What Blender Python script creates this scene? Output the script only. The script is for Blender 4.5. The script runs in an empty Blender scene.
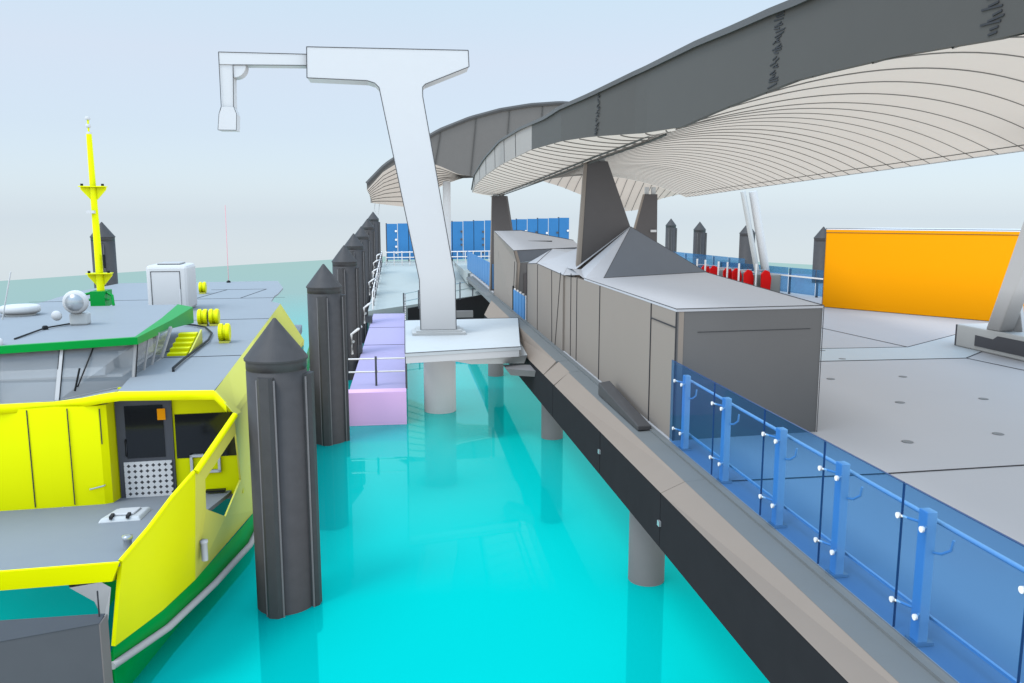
import bpy, bmesh, math, random
from mathutils import Vector
random.seed(4)
SC = bpy.context.scene
COL = SC.collection
rad = math.radians

# ------------------------------------------------------------------ materials
MATS = {}
def mat(name, col, rough=0.6, metal=0.0, spec=0.3, noise=0.06, scale=3.0, bump=0.0):
    m = bpy.data.materials.new(name); m.use_nodes = True
    nt = m.node_tree; b = nt.nodes['Principled BSDF']
    b.inputs['Roughness'].default_value = rough
    b.inputs['Metallic'].default_value = metal
    b.inputs['Specular IOR Level'].default_value = spec
    if noise > 0:
        tc = nt.nodes.new('ShaderNodeTexCoord')
        n = nt.nodes.new('ShaderNodeTexNoise'); n.inputs['Scale'].default_value = scale
        n.inputs['Detail'].default_value = 6
        nt.links.new(tc.outputs['Object'], n.inputs['Vector'])
        r = nt.nodes.new('ShaderNodeMix'); r.data_type = 'RGBA'
        lo = [max(0, c * (1 - noise)) for c in col]; hi = [min(1, c * (1 + noise)) for c in col]
        r.inputs[6].default_value = (*lo, 1); r.inputs[7].default_value = (*hi, 1)
        nt.links.new(n.outputs['Fac'], r.inputs[0])
        nt.links.new(r.outputs[2], b.inputs['Base Color'])
        if bump:
            n2 = nt.nodes.new('ShaderNodeTexNoise'); n2.inputs['Scale'].default_value = 60
            nt.links.new(tc.outputs['Object'], n2.inputs['Vector'])
            bp = nt.nodes.new('ShaderNodeBump'); bp.inputs['Strength'].default_value = bump; bp.inputs['Distance'].default_value = .01
            nt.links.new(n2.outputs['Fac'], bp.inputs['Height']); nt.links.new(bp.outputs['Normal'], b.inputs['Normal'])
    else:
        b.inputs['Base Color'].default_value = (*col, 1)
    MATS[name] = m
    return m

def glass(name, tint, body, opacity, rough=0.05):
    m = bpy.data.materials.new(name); m.use_nodes = True
    nt = m.node_tree; nt.nodes.remove(nt.nodes['Principled BSDF'])
    out = nt.nodes['Material Output']
    tr = nt.nodes.new('ShaderNodeBsdfTransparent'); tr.inputs['Color'].default_value = (*tint, 1)
    pb = nt.nodes.new('ShaderNodeBsdfPrincipled'); pb.inputs['Base Color'].default_value = (*body, 1)
    pb.inputs['Roughness'].default_value = rough
    mx = nt.nodes.new('ShaderNodeMixShader'); mx.inputs[0].default_value = opacity
    nt.links.new(tr.outputs[0], mx.inputs[1]); nt.links.new(pb.outputs[0], mx.inputs[2])
    nt.links.new(mx.outputs[0], out.inputs['Surface'])
    MATS[name] = m
    return m

mat('deck_grey', (.485, .49, .51), .6, noise=.03, scale=.6)
mat('deck_band', (.52, .57, .60), .6, noise=.03)
mat('joint', (.05, .05, .055), .8, noise=0)
mat('coping_grey', (.19, .205, .21), .7, noise=.04)
mat('beige', (.30, .25, .21), .7, noise=.04, scale=1.5)
mat('beam_black', (.028, .029, .032), .8, spec=.03, noise=.1)
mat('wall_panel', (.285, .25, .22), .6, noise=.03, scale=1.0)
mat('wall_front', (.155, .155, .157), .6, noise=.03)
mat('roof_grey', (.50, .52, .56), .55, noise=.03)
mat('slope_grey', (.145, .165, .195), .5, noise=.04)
mat('fin_grey', (.115, .11, .112), .6, noise=.05)
mat('pile_black', (.075, .073, .075), .55, noise=.15, scale=6)
mat('pile_grey', (.22, .215, .22), .55, noise=.06)
mat('white_paint', (.66, .675, .69), .5, noise=.015)
mat('white_grey', (.62, .65, .66), .5, noise=.02)
mat('platform_top', (.60, .65, .68), .6, noise=.03)
mat('soffit', (.92, .885, .83), .7, noise=.02, scale=1)
mat('soffit_far', (.80, .74, .68), .7, noise=.03, scale=1)
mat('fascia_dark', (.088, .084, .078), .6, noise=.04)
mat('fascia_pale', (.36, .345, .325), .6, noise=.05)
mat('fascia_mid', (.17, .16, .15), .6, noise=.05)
mat('seam_grey', (.25, .24, .225), .7, noise=0)
mat('socket_grey', (.24, .25, .26), .7, noise=0)
mat('roof_edge', (.10, .10, .10), .5, noise=.1)
mat('boat_yellow', (.93, .98, .0), .4, noise=.01)
mat('boat_yellow_shaded', (.72, .72, .12), .4, noise=.02)  # boat yellow dulled, with the shade of right-facing sides put into the colour
mat('boat_green', (.0, .33, .045), .4, noise=.02)
mat('boat_roof', (.31, .34, .37), .6, noise=.03)
mat('boat_deck', (.255, .285, .32), .6, noise=.03)
mat('boat_grey', (.5, .5, .5), .5, noise=.04)
mat('interior', (.92, .92, .92), .6, noise=.02)
mat('interior_dark', (.16, .16, .17), .6, noise=.1)
mat('door_frame', (.10, .105, .12), .5, noise=.05)
mat('dark_glass', (.012, .013, .015), .08, spec=.5, noise=0)
mat('black', (.015, .015, .016), .5, noise=0)
mat('steel', (.6, .62, .64), .3, metal=.6, noise=.03)
mat('lilac', (.45, .42, .68), .6, noise=.03)
mat('pink', (.92, .60, 1.0), .6, noise=.01)  # lighter tone of the lilac front face, its light painted into the colour
mat('ramp_grey', (.44, .50, .50), .7, noise=.05, scale=2)
mat('orange_paint', (1.0, .385, .0), .5, noise=.01)
mat('red_paint', (.80, .012, .012), .45, noise=.04)
mat('stand_grey', (.34, .34, .32), .6, noise=.05)
mat('blue_panel', (.05, .22, .50), .4, noise=.07, scale=1)
mat('post_white', (.93, .93, .93), .4, noise=.01)
mat('pontoon_dark', (.105, .11, .12), .7, noise=.08)
mat('pontoon_top', (.075,.08,.09), .7, noise=.05)
mat('pontoon_rim', (.19, .175, .17), .7, noise=.08)
mat('edge_grey', (.09,.09,.095), .8, noise=0)
mat('glass_edge', (.02,.07,.20), .2, noise=0)
mat('pink_thin', (.85, .45, .5), .6, noise=0)
glass('fence_glass', (.50, .73, .95), (.12, .33, .66), .12)
glass('fence_glass_far', (.55, .78, .97), (.16, .42, .80), .35)
glass('cabin_glass', (.99, .99, .99), (.88, .89, .90), .36)

def checker_mat():
    m = bpy.data.materials.new('perforated_panel'); m.use_nodes = True
    nt = m.node_tree; b = nt.nodes['Principled BSDF']
    tc = nt.nodes.new('ShaderNodeTexCoord')
    sx = nt.nodes.new('ShaderNodeSeparateXYZ'); nt.links.new(tc.outputs['Object'], sx.inputs[0])
    def wave(o, off):
        a = nt.nodes.new('ShaderNodeMath'); a.operation = 'MULTIPLY_ADD'; a.inputs[1].default_value = 11.0; a.inputs[2].default_value = off
        nt.links.new(o, a.inputs[0])
        f = nt.nodes.new('ShaderNodeMath'); f.operation = 'FRACT'; nt.links.new(a.outputs[0], f.inputs[0])
        s = nt.nodes.new('ShaderNodeMath'); s.operation = 'SUBTRACT'; s.inputs[1].default_value = .5; nt.links.new(f.outputs[0], s.inputs[0])
        q = nt.nodes.new('ShaderNodeMath'); q.operation = 'ABSOLUTE'; nt.links.new(s.outputs[0], q.inputs[0])
        return q.outputs[0]
    add = nt.nodes.new('ShaderNodeMath'); add.operation = 'ADD'
    nt.links.new(wave(sx.outputs['X'], 0), add.inputs[0]); nt.links.new(wave(sx.outputs['Z'], 0), add.inputs[1])
    lt = nt.nodes.new('ShaderNodeMath'); lt.operation = 'LESS_THAN'; lt.inputs[1].default_value = .33
    nt.links.new(add.outputs[0], lt.inputs[0])
    mx = nt.nodes.new('ShaderNodeMix'); mx.data_type = 'RGBA'
    mx.inputs[6].default_value = (.78, .78, .78, 1); mx.inputs[7].default_value = (.06, .06, .065, 1)
    nt.links.new(lt.outputs[0], mx.inputs[0]); nt.links.new(mx.outputs[2], b.inputs['Base Color'])
    b.inputs['Roughness'].default_value = .5
    MATS['perforated_panel'] = m
checker_mat()

mat('seabed', (.30, .80, .78), .9, noise=.08, scale=.15, spec=0)
def water_mat():
    m = bpy.data.materials.new('harbour_water'); m.use_nodes = True
    nt = m.node_tree; b = nt.nodes['Principled BSDF']
    nt.nodes.remove(b)
    df = nt.nodes.new('ShaderNodeBsdfDiffuse'); df.inputs['Color'].default_value = (.0, .69, .67, 1)
    gl = nt.nodes.new('ShaderNodeBsdfGlossy'); gl.inputs['Color'].default_value = (.56, .74, .68, 1); gl.inputs['Roughness'].default_value = .02
    fr = nt.nodes.new('ShaderNodeFresnel'); fr.inputs['IOR'].default_value = 1.33
    ma = nt.nodes.new('ShaderNodeMath'); ma.operation = 'MULTIPLY_ADD'; ma.inputs[1].default_value = 2.0; ma.inputs[2].default_value = -.16; ma.use_clamp = True
    nt.links.new(fr.outputs[0], ma.inputs[0])
    mx = nt.nodes.new('ShaderNodeMixShader')
    nt.links.new(ma.outputs[0], mx.inputs[0]); tr = nt.nodes.new('ShaderNodeBsdfTransparent'); tr.inputs['Color'].default_value = (.02, .95, .93, 1)
    bd = nt.nodes.new('ShaderNodeMixShader'); bd.inputs[0].default_value = .30
    nt.links.new(df.outputs[0], bd.inputs[1]); nt.links.new(tr.outputs[0], bd.inputs[2])
    nt.links.new(bd.outputs[0], mx.inputs[1]); nt.links.new(gl.outputs[0], mx.inputs[2])
    nt.links.new(mx.outputs[0], nt.nodes['Material Output'].inputs['Surface'])
    MATS['water'] = m
water_mat()

# ------------------------------------------------------------------ mesh helpers
class MB:
    def __init__(s): s.v = []; s.f = []; s.sm = []
    def add(s, vs, fs, smooth=False):
        o = len(s.v); s.v += [tuple(p) for p in vs]
        for f in fs: s.f.append([i + o for i in f]); s.sm.append(smooth)
        return s
    def box(s, x0, x1, y0, y1, z0, z1):
        return s.hexa([(x0,y0,z0),(x1,y0,z0),(x1,y1,z0),(x0,y1,z0)], [(x0,y0,z1),(x1,y0,z1),(x1,y1,z1),(x0,y1,z1)])
    def hexa(s, lo, hi):
        n = len(lo)
        fs = [list(range(n))[::-1], list(range(n, 2*n))] + [[i, (i+1)%n, n+(i+1)%n, n+i] for i in range(n)]
        return s.add(list(lo) + list(hi), fs)
    def prism(s, poly, z0, z1):
        return s.hexa([(x,y,z0) for x,y in poly], [(x,y,z1) for x,y in poly])
    def slab(s, pts, off):                       # polygon in 3D pushed by a vector
        o = Vector(off)
        return s.hexa([tuple(p) for p in pts], [tuple(Vector(p)+o) for p in pts])
    def tube(s, pts, r, n=8, r2=None, cap=True):
        pts = [Vector(p) for p in pts]; rings = []; k = len(pts)
        for i, p in enumerate(pts):
            d = (pts[min(i+1,k-1)] - pts[max(i-1,0)]).normalized()
            a = d.cross(Vector((0,0,1)))
            if a.length < 1e-3: a = d.cross(Vector((1,0,0)))
            a.normalize(); b = d.cross(a)
            rr = r if r2 is None else r + (r2-r)*i/(k-1)
            rings.append([p + (a*math.cos(2*math.pi*j/n) + b*math.sin(2*math.pi*j/n))*rr for j in range(n)])
        vs = [q for R in rings for q in R]
        fs = [[i*n+j, i*n+(j+1)%n, (i+1)*n+(j+1)%n, (i+1)*n+j] for i in range(k-1) for j in range(n)]
        s.add(vs, fs, n > 6)
        if cap:
            s.add(rings[0], [list(range(n))]); s.add(rings[-1], [list(range(n))])
        return s
    def bar(s, p, q, w, h):                      # rectangular bar, w sideways, h upright
        p, q = Vector(p), Vector(q); d = (q-p).normalized()
        a = d.cross(Vector((0,0,1)))
        if a.length < 1e-3: a = Vector((1,0,0))
        a.normalize(); b = a.cross(d)
        c = [a*w/2+b*h/2, a*-w/2+b*h/2, a*-w/2-b*h/2, a*w/2-b*h/2]
        return s.hexa([p+k for k in c], [q+k for k in c])
    def lathe(s, prof, c=(0,0,0), n=32, axis='z', smooth=True):
        vs = []; k = len(prof)
        for r, h in prof:
            for j in range(n):
                t = 2*math.pi*j/n; x, y = r*math.cos(t), r*math.sin(t)
                p = (x,y,h) if axis == 'z' else ((x,h,y) if axis == 'y' else (h,x,y))
                vs.append((p[0]+c[0], p[1]+c[1], p[2]+c[2]))
        fs = [[i*n+j, i*n+(j+1)%n, (i+1)*n+(j+1)%n, (i+1)*n+j] for i in range(k-1) for j in range(n)]
        s.add(vs, fs, smooth)
        if prof[0][0] > 1e-4: s.add(vs[:n], [list(range(n))])
        if prof[-1][0] > 1e-4: s.add(vs[-n:], [list(range(n))])
        return s
    def grid(s, rows, smooth=True):
        n = len(rows[0]); vs = [p for R in rows for p in R]
        fs = [[i*n+j, i*n+j+1, (i+1)*n+j+1, (i+1)*n+j] for i in range(len(rows)-1) for j in range(n-1)]
        return s.add(vs, fs, smooth)
    def build(s, name, m, parent=None, local=False, bevel=0, kind=None, label=None, recalc=True):
        me = bpy.data.meshes.new(name)
        off = Vector((0,0,0)) if (parent is None or local) else WORLD[parent.name]
        me.from_pydata([tuple(Vector(p)-off) for p in s.v], [], s.f)
        me.polygons.foreach_set('use_smooth', s.sm)
        if recalc:
            bm = bmesh.new(); bm.from_mesh(me)
            bmesh.ops.recalc_face_normals(bm, faces=bm.faces); bm.to_mesh(me); bm.free()
        me.materials.append(MATS[m])
        o = bpy.data.objects.new(name, me); COL.objects.link(o)
        if parent: o.parent = parent
        WORLD[o.name] = off.copy()
        if bevel:
            b = o.modifiers.new('bevel', 'BEVEL'); b.width = bevel; b.segments = 2; b.limit_method = 'ANGLE'
        if kind: o['kind'] = kind
        if label: o['label'] = label
        return o
WORLD = {}
def thing(name, label, cat, loc=(0,0,0), rotz=0, group=None):
    o = bpy.data.objects.new(name, None); COL.objects.link(o)
    o.location = loc; o.rotation_euler = (0,0,rotz); o.empty_display_size = .3
    o['label'] = label; o['category'] = cat
    if group: o['group'] = group
    WORLD[o.name] = Vector(loc)
    return o
def tag(o, label, cat, group=None):
    o['label'] = label; o['category'] = cat
    if group: o['group'] = group
    return o
def dup(root, loc, label):
    r = root.copy(); COL.objects.link(r); r.location = loc; r['label'] = label; WORLD[r.name] = Vector(loc)
    for ch in list(root.children):
        c = ch.copy(); COL.objects.link(c); c.parent = r
        for g in ch.children:
            d = g.copy(); COL.objects.link(d); d.parent = c
    return r
def lerp(tab, x):
    if x <= tab[0][0]: return tab[0][1]
    for (a, u), (b, v) in zip(tab, tab[1:]):
        if x <= b: return u + (v-u)*(x-a)/(b-a)
    return tab[-1][1]

# ------------------------------------------------------------------ water
w = MB().add([(-140,-60,0),(-38.7,84,0),(-30.6,96.2,0),(-21,108.8,0),(0,134,0),(34,133,0),(44.3,115.8,0),(52.7,99,0),(130,-60,0)], [[8,7,6,5,4,3,2,1,0]])
w.build('water', 'water', kind='structure', recalc=False)

sb_ = MB().add([(-139,-59,-2.4),(-38.2,83.8,-2.4),(-20.8,108,-2.4),(0,133,-2.4),(34,132,-2.4),(44,115,-2.4),(129,-59,-2.4)], [[6,5,4,3,2,1,0]])
sb_.build('seabed', 'seabed', kind='structure', recalc=False)

# ------------------------------------------------------------------ wharf
DZ = 2.6
deck = MB().prism([(4.0,-8),(34,-8),(30,30),(25,46),(14,62),(4.0,50)], 2.0, DZ).build('wharf_deck', 'deck_grey', kind='structure')
band = MB()
band.add([(6.6,18.05,2.604),(9.78,18.03,2.604),(13.59,17.99,2.604),(14.98,19.09,2.604),(22,24.6,2.604),(22,26,2.604),(16.61,22.17,2.604),(13.22,19.78,2.604),(10.73,19.83,2.604),(7.4,19.9,2.604)], [list(range(10))])
# (the pale band that crosses the deck)
band.build('paving_band', 'deck_band', deck)
jl = MB()
def line(pts, r=.012, z=None):
    for p, q in zip(pts, pts[1:]):
        jl.bar(p, q, r*2, .006)
zz = 2.609
line([(7.4,19.9,zz),(10.73,19.83,zz),(13.22,19.78,zz),(16.61,22.17,zz),(22,26,zz)])
line([(6.6,18.05,zz),(9.78,18.03,zz),(13.59,17.99,zz),(14.98,19.09,zz),(22,24.6,zz)])
line([(13.22,19.78,zz),(12.86,23.59,zz),(12.5,27.5,zz)]); line([(13.59,17.99,zz),(13.79,16.33,zz),(14.2,13,zz)])
line([(4.1,9.74,zz),(6.35,9.77,zz),(8.47,9.87,zz),(16,10.1,zz)]); line([(4.1,4.6,zz),(14,4.9,zz)])
jl.build('deck_joint', 'joint', deck)
for x, y in [(8.97,15.99),(10.65,16.02),(9.1,13.72),(10.85,13.79),(9.31,11.44),(10.53,18.29),(10.68,19.55),(11.6,11.5),(7.6,11.2)]:
    MB().lathe([(.068,.0),(.085,.0),(.085,.006),(.068,.006)], (x,y,2.602), 20).build('deck_socket', 'socket_grey', deck)

# edge of the wharf: ledge, sloping fascia, black beam
wharf = thing('wharf_edge', 'long beige and black wharf edge running above the cyan water', 'wharf edge', (3.7,15,2.0))
MB().box(3.90,4.0,-8,48,2.3,2.602).build('kerb', 'coping_grey', wharf)
led = MB()
for y0, y1, xo in [(-8,9.94,3.615),(9.945,17.7,3.615),(17.72,19.1,3.655),(19.12,48,3.60)]:
    led.hexa([(xo,y0,2.38),(3.897,y0,2.38),(3.897,y1,2.38),(xo,y1,2.38)], [(xo,y0,2.555),(3.897,y0,2.575),(3.897,y1,2.575),(xo,y1,2.555)])
led.build('ledge', 'coping_grey', wharf)
fas = MB()
for y0, y1, xo in [(-8,4.5,3.61),(4.5,9.94,3.61),(9.952,17.66,3.61),(17.75,19.08,3.65),(19.14,34,3.595)]:
    g = lambda y: min(2.515, 2.50 - .019*(y-5.3))
    fas.hexa([(3.29,y0,g(y0)),(3.55,y0,g(y0)-.08),(3.55,y1,g(y1)-.08),(3.29,y1,g(y1))], [(xo,y0,2.553),(xo+.02,y0,2.553),(xo+.02,y1,2.553),(xo,y1,2.553)])
fas.build('sloping_fascia', 'beige', wharf)
bm_ = MB()
for y0, y1 in [(-8,4.5),(4.5,9.97),(9.99,13.34),(13.38,17.9),(17.94,22.3),(22.34,34)]:
    f = lambda y: min(1.76, 1.72 - .022*(y-6.6))
    g = lambda y: min(2.515, 2.50 - .019*(y-5.3))
    bm_.hexa([(3.3,y0,f(y0)),(3.75,y0,f(y0)),(3.75,y1,f(y1)),(3.3,y1,f(y1))], [(3.3,y0,g(y0)-.005),(3.75,y0,g(y0)-.005),(3.75,y1,g(y1)-.005),(3.3,y1,g(y1)-.005)])
bm_.build('edge_beam', 'beam_black', wharf)
for y in (9.98, 13.36): MB().box(3.27,3.302,y-.05,y+.03,1.95,2.02).build('beam_bracket', 'steel', wharf)
MB().hexa([(3.70,15.1,2.578),(3.86,15.1,2.578),(3.86,12.5,2.578),(3.70,12.5,2.578)], [(3.70,15.1,2.82),(3.86,15.1,2.86),(3.86,12.5,2.64),(3.70,12.5,2.62)])
wd = MB().hexa([(3.70,12.45,2.58),(3.93,12.45,2.58),(3.93,15.2,2.58),(3.70,15.2,2.58)], [(3.70,12.45,2.66),(3.93,12.45,2.66),(3.93,15.2,2.86),(3.70,15.2,2.82)])
tag(wd.build('wedge_block', 'pile_black', bevel=.015), 'dark tapered wedge block lying on the ledge against the building wall', 'wedge block')

# round grey piles under the wharf
gp = 'grey concrete piles under the wharf edge'
for y, x, lab in [(12.5,3.92,'grey round pile under the black wharf beam, nearest to the viewer'), (21.5,3.95,'grey round pile under the wharf beam, beyond the nearest grey pile'), (30.6,3.4,'grey round pile under the end of the crane platform, farthest of the wharf piles')]:
    tag(MB().lathe([(.30,-4),(.30,2.0)], (x,y,0), 40).build('wharf_pile', 'pile_grey'), lab, 'pile', gp)

# ------------------------------------------------------------------ black mooring piles
def mooring_pile(name, label, x, y, apex, group, r=.445, a0=-102, rails=(0, 92)):
    t = thing(name, label, 'mooring pile', (x,y,0), 0, group)
    top = apex - .62
    MB().lathe([(r,-4),(r,top-.16),(r-.006,top-.16),(r-.006,top-.13),(r,top-.13),(r,top)], (x,y,0), 48).build('shaft', 'pile_black', t)
    MB().lathe([(r+.02,top+.002),(r+.025,top+.03),(.02,apex),(.0,apex+.004)], (x,y,0), 48, smooth=False).build('conical_cap', 'pile_black', t)
    for k in rails:
        a = rad(a0 + k); ca, sa = math.cos(a), math.sin(a); q = MB(); pts = []
        for s_, d in [(-.115,r-.06),(-.115,r+.05),(-.07,r+.10),(.07,r+.10),(.115,r+.05),(.115,r-.06)]:
            pts.append((x + ca*d - sa*s_, y + sa*d + ca*s_))
        q.prism(pts, -.45, top-.2)
        f = q.build('fender_rail', 'pile_black', t)
        h = MB()
        for s_ in (-.128, .128):
            px, py = x + ca*(r+.03) - sa*s_, y + sa*(r+.03) + ca*s_
            h.tube([(px,py,-.4),(px,py,top-.24)], .016, 6)
        h.build('edge_strip', 'pile_grey', f)
    return t
gL = 'black conical capped mooring piles beside the ferry berth'
mooring_pile('mooring_pile', 'large black pile with conical cap in front of the ferry, nearest of its row', -1.95, 12.42, 4.52, gL)
mooring_pile('mooring_pile', 'black conical pile next to the pink pontoon front, second of its row', -2.13, 21.95, 4.80, gL, a0=-92)
for y, x, ap, n in [(30.8,-2.22,5.0,'third of the row'),(39.8,-2.40,5.27,'fourth of the row'),(49,-2.5,5.52,'fifth of the row'),(58,-2.52,5.95,'sixth of its row'),(67,-2.45,6.5,'last of the row under the far canopy tip')]:
    mooring_pile('mooring_pile', 'black conical pile beside the lilac pontoon, ' + n, x, y, ap, gL)
gR = 'black conical mooring piles beyond the wharf'
for x, y, ap, lab, rl in [(21.94,59,5.72,'thin dark conical pile beyond the glass fence, right of the slightly smaller one',(0,90)),(23.04,69,5.95,'smallest dark conical pile beyond the roof pyramid, leftmost beyond the wharf',(0,90)),
                      (20.04,46,5.70,'dark pile with cone partly behind the white raked twin struts',(180,)),(21.87,40.6,5.55,'dark pile peeking out behind the orange box',(180,))]:
    mooring_pile('mooring_pile', lab, x, y, ap, gR, a0=-112, rails=rl)
mooring_pile('mooring_pile', 'black conical pile standing behind the yellow ferry mast', -12.1, 35, 5.84, gL, rails=(15,))

# ------------------------------------------------------------------ near glass fence
fence = thing('glass_fence', 'blue glass balustrade with pale posts along the near wharf edge', 'glass fence', (4.05,7,DZ))
seams = [11.68, 9.95, 8.45, 7.12, 5.86, 4.5, 3.1, 1.6, .1]
posts = [11.25, 9.74, 8.20, 6.93, 5.66, 4.3, 2.9, 1.4]
for y0, y1 in zip(seams, seams[1:]):
    MB().box(3.972,3.988,y1+.008,y0-.008,2.63,3.875).build('glass_panel', 'fence_glass', fence)
    ge = MB().box(3.970,3.990,y1+.002,y1+.0075,2.63,3.875); ge.box(3.970,3.990,y1+.008,y0-.008,3.876,3.882)
    ge.build('panel_edge', 'glass_edge', fence)
for y in posts:
    p = MB().box(4.02,4.11,y-.055,y+.055,2.61,3.72).build('post', 'post_white', fence, bevel=.008)
    MB().box(3.995,4.15,y-.075,y+.075,2.603,2.63).build('foot_plate', 'steel', p)
    for z in (2.87, 3.60):
        for dy in (-.09, .22):
            c = MB().lathe([(.025,-.0),(.025,.02),(.016,.026)], (3.946,y+dy,z), 16, 'x')
            c.tube([(3.966,y+dy,z),(4.07,y,z)], .012, 6)
            c.build('glass_clamp', 'post_white', p)
    MB().tube([(4.09,y-.03,3.38),(4.12,y-.12,3.40),(4.14,y-.2,3.46),(4.14,y-.22,3.55)], .012, 8).build('rail_bracket', 'post_white', p)
MB().tube([(4.19,.1,3.60),(4.19,11.6,3.60)], .020, 10).build('handrail', 'post_white', fence)
MB().bar((4.17,.1,2.80),(4.17,11.6,2.80), .025, .025).build('bottom_rail', 'post_white', fence)

# ------------------------------------------------------------------ service buildings
def vlines(parent, pts, r=.009):
    for p, q in pts: MB().bar(p, q, r*2, r*2).build('panel_joint', 'joint', parent)

b1 = thing('service_building', 'grey brown flat roofed service block with pyramid roof light beside glass fence', 'building', (5.3,15,DZ))
x0 = 4.05
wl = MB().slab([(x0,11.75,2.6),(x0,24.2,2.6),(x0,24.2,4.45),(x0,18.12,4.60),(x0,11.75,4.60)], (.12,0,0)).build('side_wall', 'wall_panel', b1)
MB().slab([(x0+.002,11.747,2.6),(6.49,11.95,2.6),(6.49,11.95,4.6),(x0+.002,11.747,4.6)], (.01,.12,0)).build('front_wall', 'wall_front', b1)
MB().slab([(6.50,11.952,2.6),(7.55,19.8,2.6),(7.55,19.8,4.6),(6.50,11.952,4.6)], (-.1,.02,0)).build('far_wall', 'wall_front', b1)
MB().hexa([(x0-.006,11.735,4.602),(6.51,11.94,4.602),(7.56,19.8,4.602),(x0-.006,18.15,4.602)], [(x0-.006,11.735,4.64),(6.51,11.94,4.64),(7.56,19.8,4.64),(x0-.006,18.15,4.64)]).build('flat_roof', 'roof_grey', b1)
ap = (5.76, 20.44, 5.78)
c1, c2, c3, c4 = (4.5,18.15,4.63), (7.62,19.85,4.63), (9.2,26.5,4.66), (4.06,24.2,4.66)
cl = (x0,18.15,4.63); cm = (4.12,19.9,4.75)
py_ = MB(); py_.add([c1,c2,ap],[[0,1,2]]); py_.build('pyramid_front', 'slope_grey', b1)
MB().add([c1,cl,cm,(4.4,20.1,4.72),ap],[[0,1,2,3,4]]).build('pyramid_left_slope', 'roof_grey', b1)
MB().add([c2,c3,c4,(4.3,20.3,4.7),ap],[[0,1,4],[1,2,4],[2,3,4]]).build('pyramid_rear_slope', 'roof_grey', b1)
MB().lathe([(.04,0),(.10,.03),(.10,.06),(.0,.1)], (4.37,18.5,4.66), 16).build('roof_vent', 'steel', b1)
vlines(b1, [((4.4,11.772,4.28),(6.3,11.93,4.28))], r=.004)
vlines(b1, [((x0-.006,y,2.6),(x0-.006,y,z)) for y,z in ((16.6,4.6),(13.0,4.6),(19.6,4.65),(18.9,4.6))] + [((x0-.006,11.75,4.36),(x0-.006,13.0,4.36)),((x0-.004,11.74,2.6),(x0-.004,11.74,4.6))])

def fin_column(label, y, thick, lo, hi, back, m='fin_grey', side='wall_panel', side_w=.10):
    # lo, hi: (left, right, z) of the face towards the viewer; back: how far the rear face is shifted to the right
    t = thing('fin_column', label, 'column', (lo[0],y,lo[2]), 0, 'tapered fin columns carrying the canopy')
    (a,b,z0), (c,d,z1) = lo, hi
    MB().hexa([(a,y,z0),(b,y,z0),(b+back,y+thick,z0),(a+back,y+thick,z0)], [(c,y,z1),(d,y,z1),(d+back,y+thick,z1),(c+back,y+thick,z1)]).build('shaft', m, t)
    MB().hexa([(a-side_w,y+.03,z0),(a-.003,y-.01,z0),(a-.003+back,y+thick,z0),(a-side_w+back,y+thick,z0)], [(c-side_w*.5,y+.03,z1),(c-.003,y-.01,z1),(c-.003+back,y+thick,z1),(c-side_w*.5+back,y+thick,z1)]).build('side_face', side, t)
    w = d - c
    for k in (.08, .62): MB().box(c+w*k,c+w*(k+.28),y+.08,y+.22,z1,z1+.30).build('head_plate', 'white_grey', t)
    return t
fin_column('dark grey trapezoid fin column on the wall behind the pyramid roof, largest of the fins', 20.5, .4, (4.37,6.98,2.6), (4.62,5.14,7.42), .06, side_w=.15)
fin_column('small dark fin column on the far service building, leftmost of the fins', 38.2, .3, (4.0,5.45,2.6), (4.10,4.74,7.02), .12, side_w=.06)
bf = fin_column('dark fin column with white fittings behind the pyramid roof on the far side of the canopy', 34, .5, (9.05,10.8,2.6), (10.17,10.72,7.0), .1)
MB().box(10.45,10.7,33.93,33.995,5.4,5.5).build('fitting_plate', 'white_paint', bf)
# second block, beyond the fin
b2 = thing('service_building', 'small beige block with chamfered roof between the large fin column and the blue gate', 'building', (5,23.5,DZ))
MB().slab([(4.0,20.4,2.6),(4.0,26.6,2.6),(4.0,26.6,4.5),(4.0,24.6,4.62),(4.0,20.4,4.55)], (.1,0,0)).build('side_wall', 'wall_panel', b2)
MB().add([(4.0,26.6,4.51),(4.0,24.6,4.63),(4.9,26.9,4.98)], [[0,1,2]]).build('chamfer', 'roof_grey', b2)
MB().add([(4.0,24.6,4.63),(4.0,20.4,4.56),(4.75,22.6,4.98),(4.9,26.9,4.98),], [[0,1,2,3]]).build('roof_slope', 'roof_grey', b2)
MB().add([(4.0,20.41,4.555),(4.0,19.5,4.62),(4.9,19.6,4.62),(4.75,22.6,4.975)], [[0,1,2,3]]).build('roof_flashing', 'roof_grey', b2)
MB().add([(4.9,26.9,4.98),(4.75,22.6,4.98),(8.6,25,4.9),(8.6,27,4.9)], [[0,1,2,3]]).build('roof', 'roof_grey', b2)
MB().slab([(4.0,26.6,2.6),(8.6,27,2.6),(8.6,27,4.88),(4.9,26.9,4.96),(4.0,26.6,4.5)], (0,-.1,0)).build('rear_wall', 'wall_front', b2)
vlines(b2, [((3.994,24.4,2.6),(3.994,24.4,4.6)),((3.994,21.9,2.6),(3.994,22.0,4.58)),((3.994,21.4,2.6),(3.994,20.7,4.6))])
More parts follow.
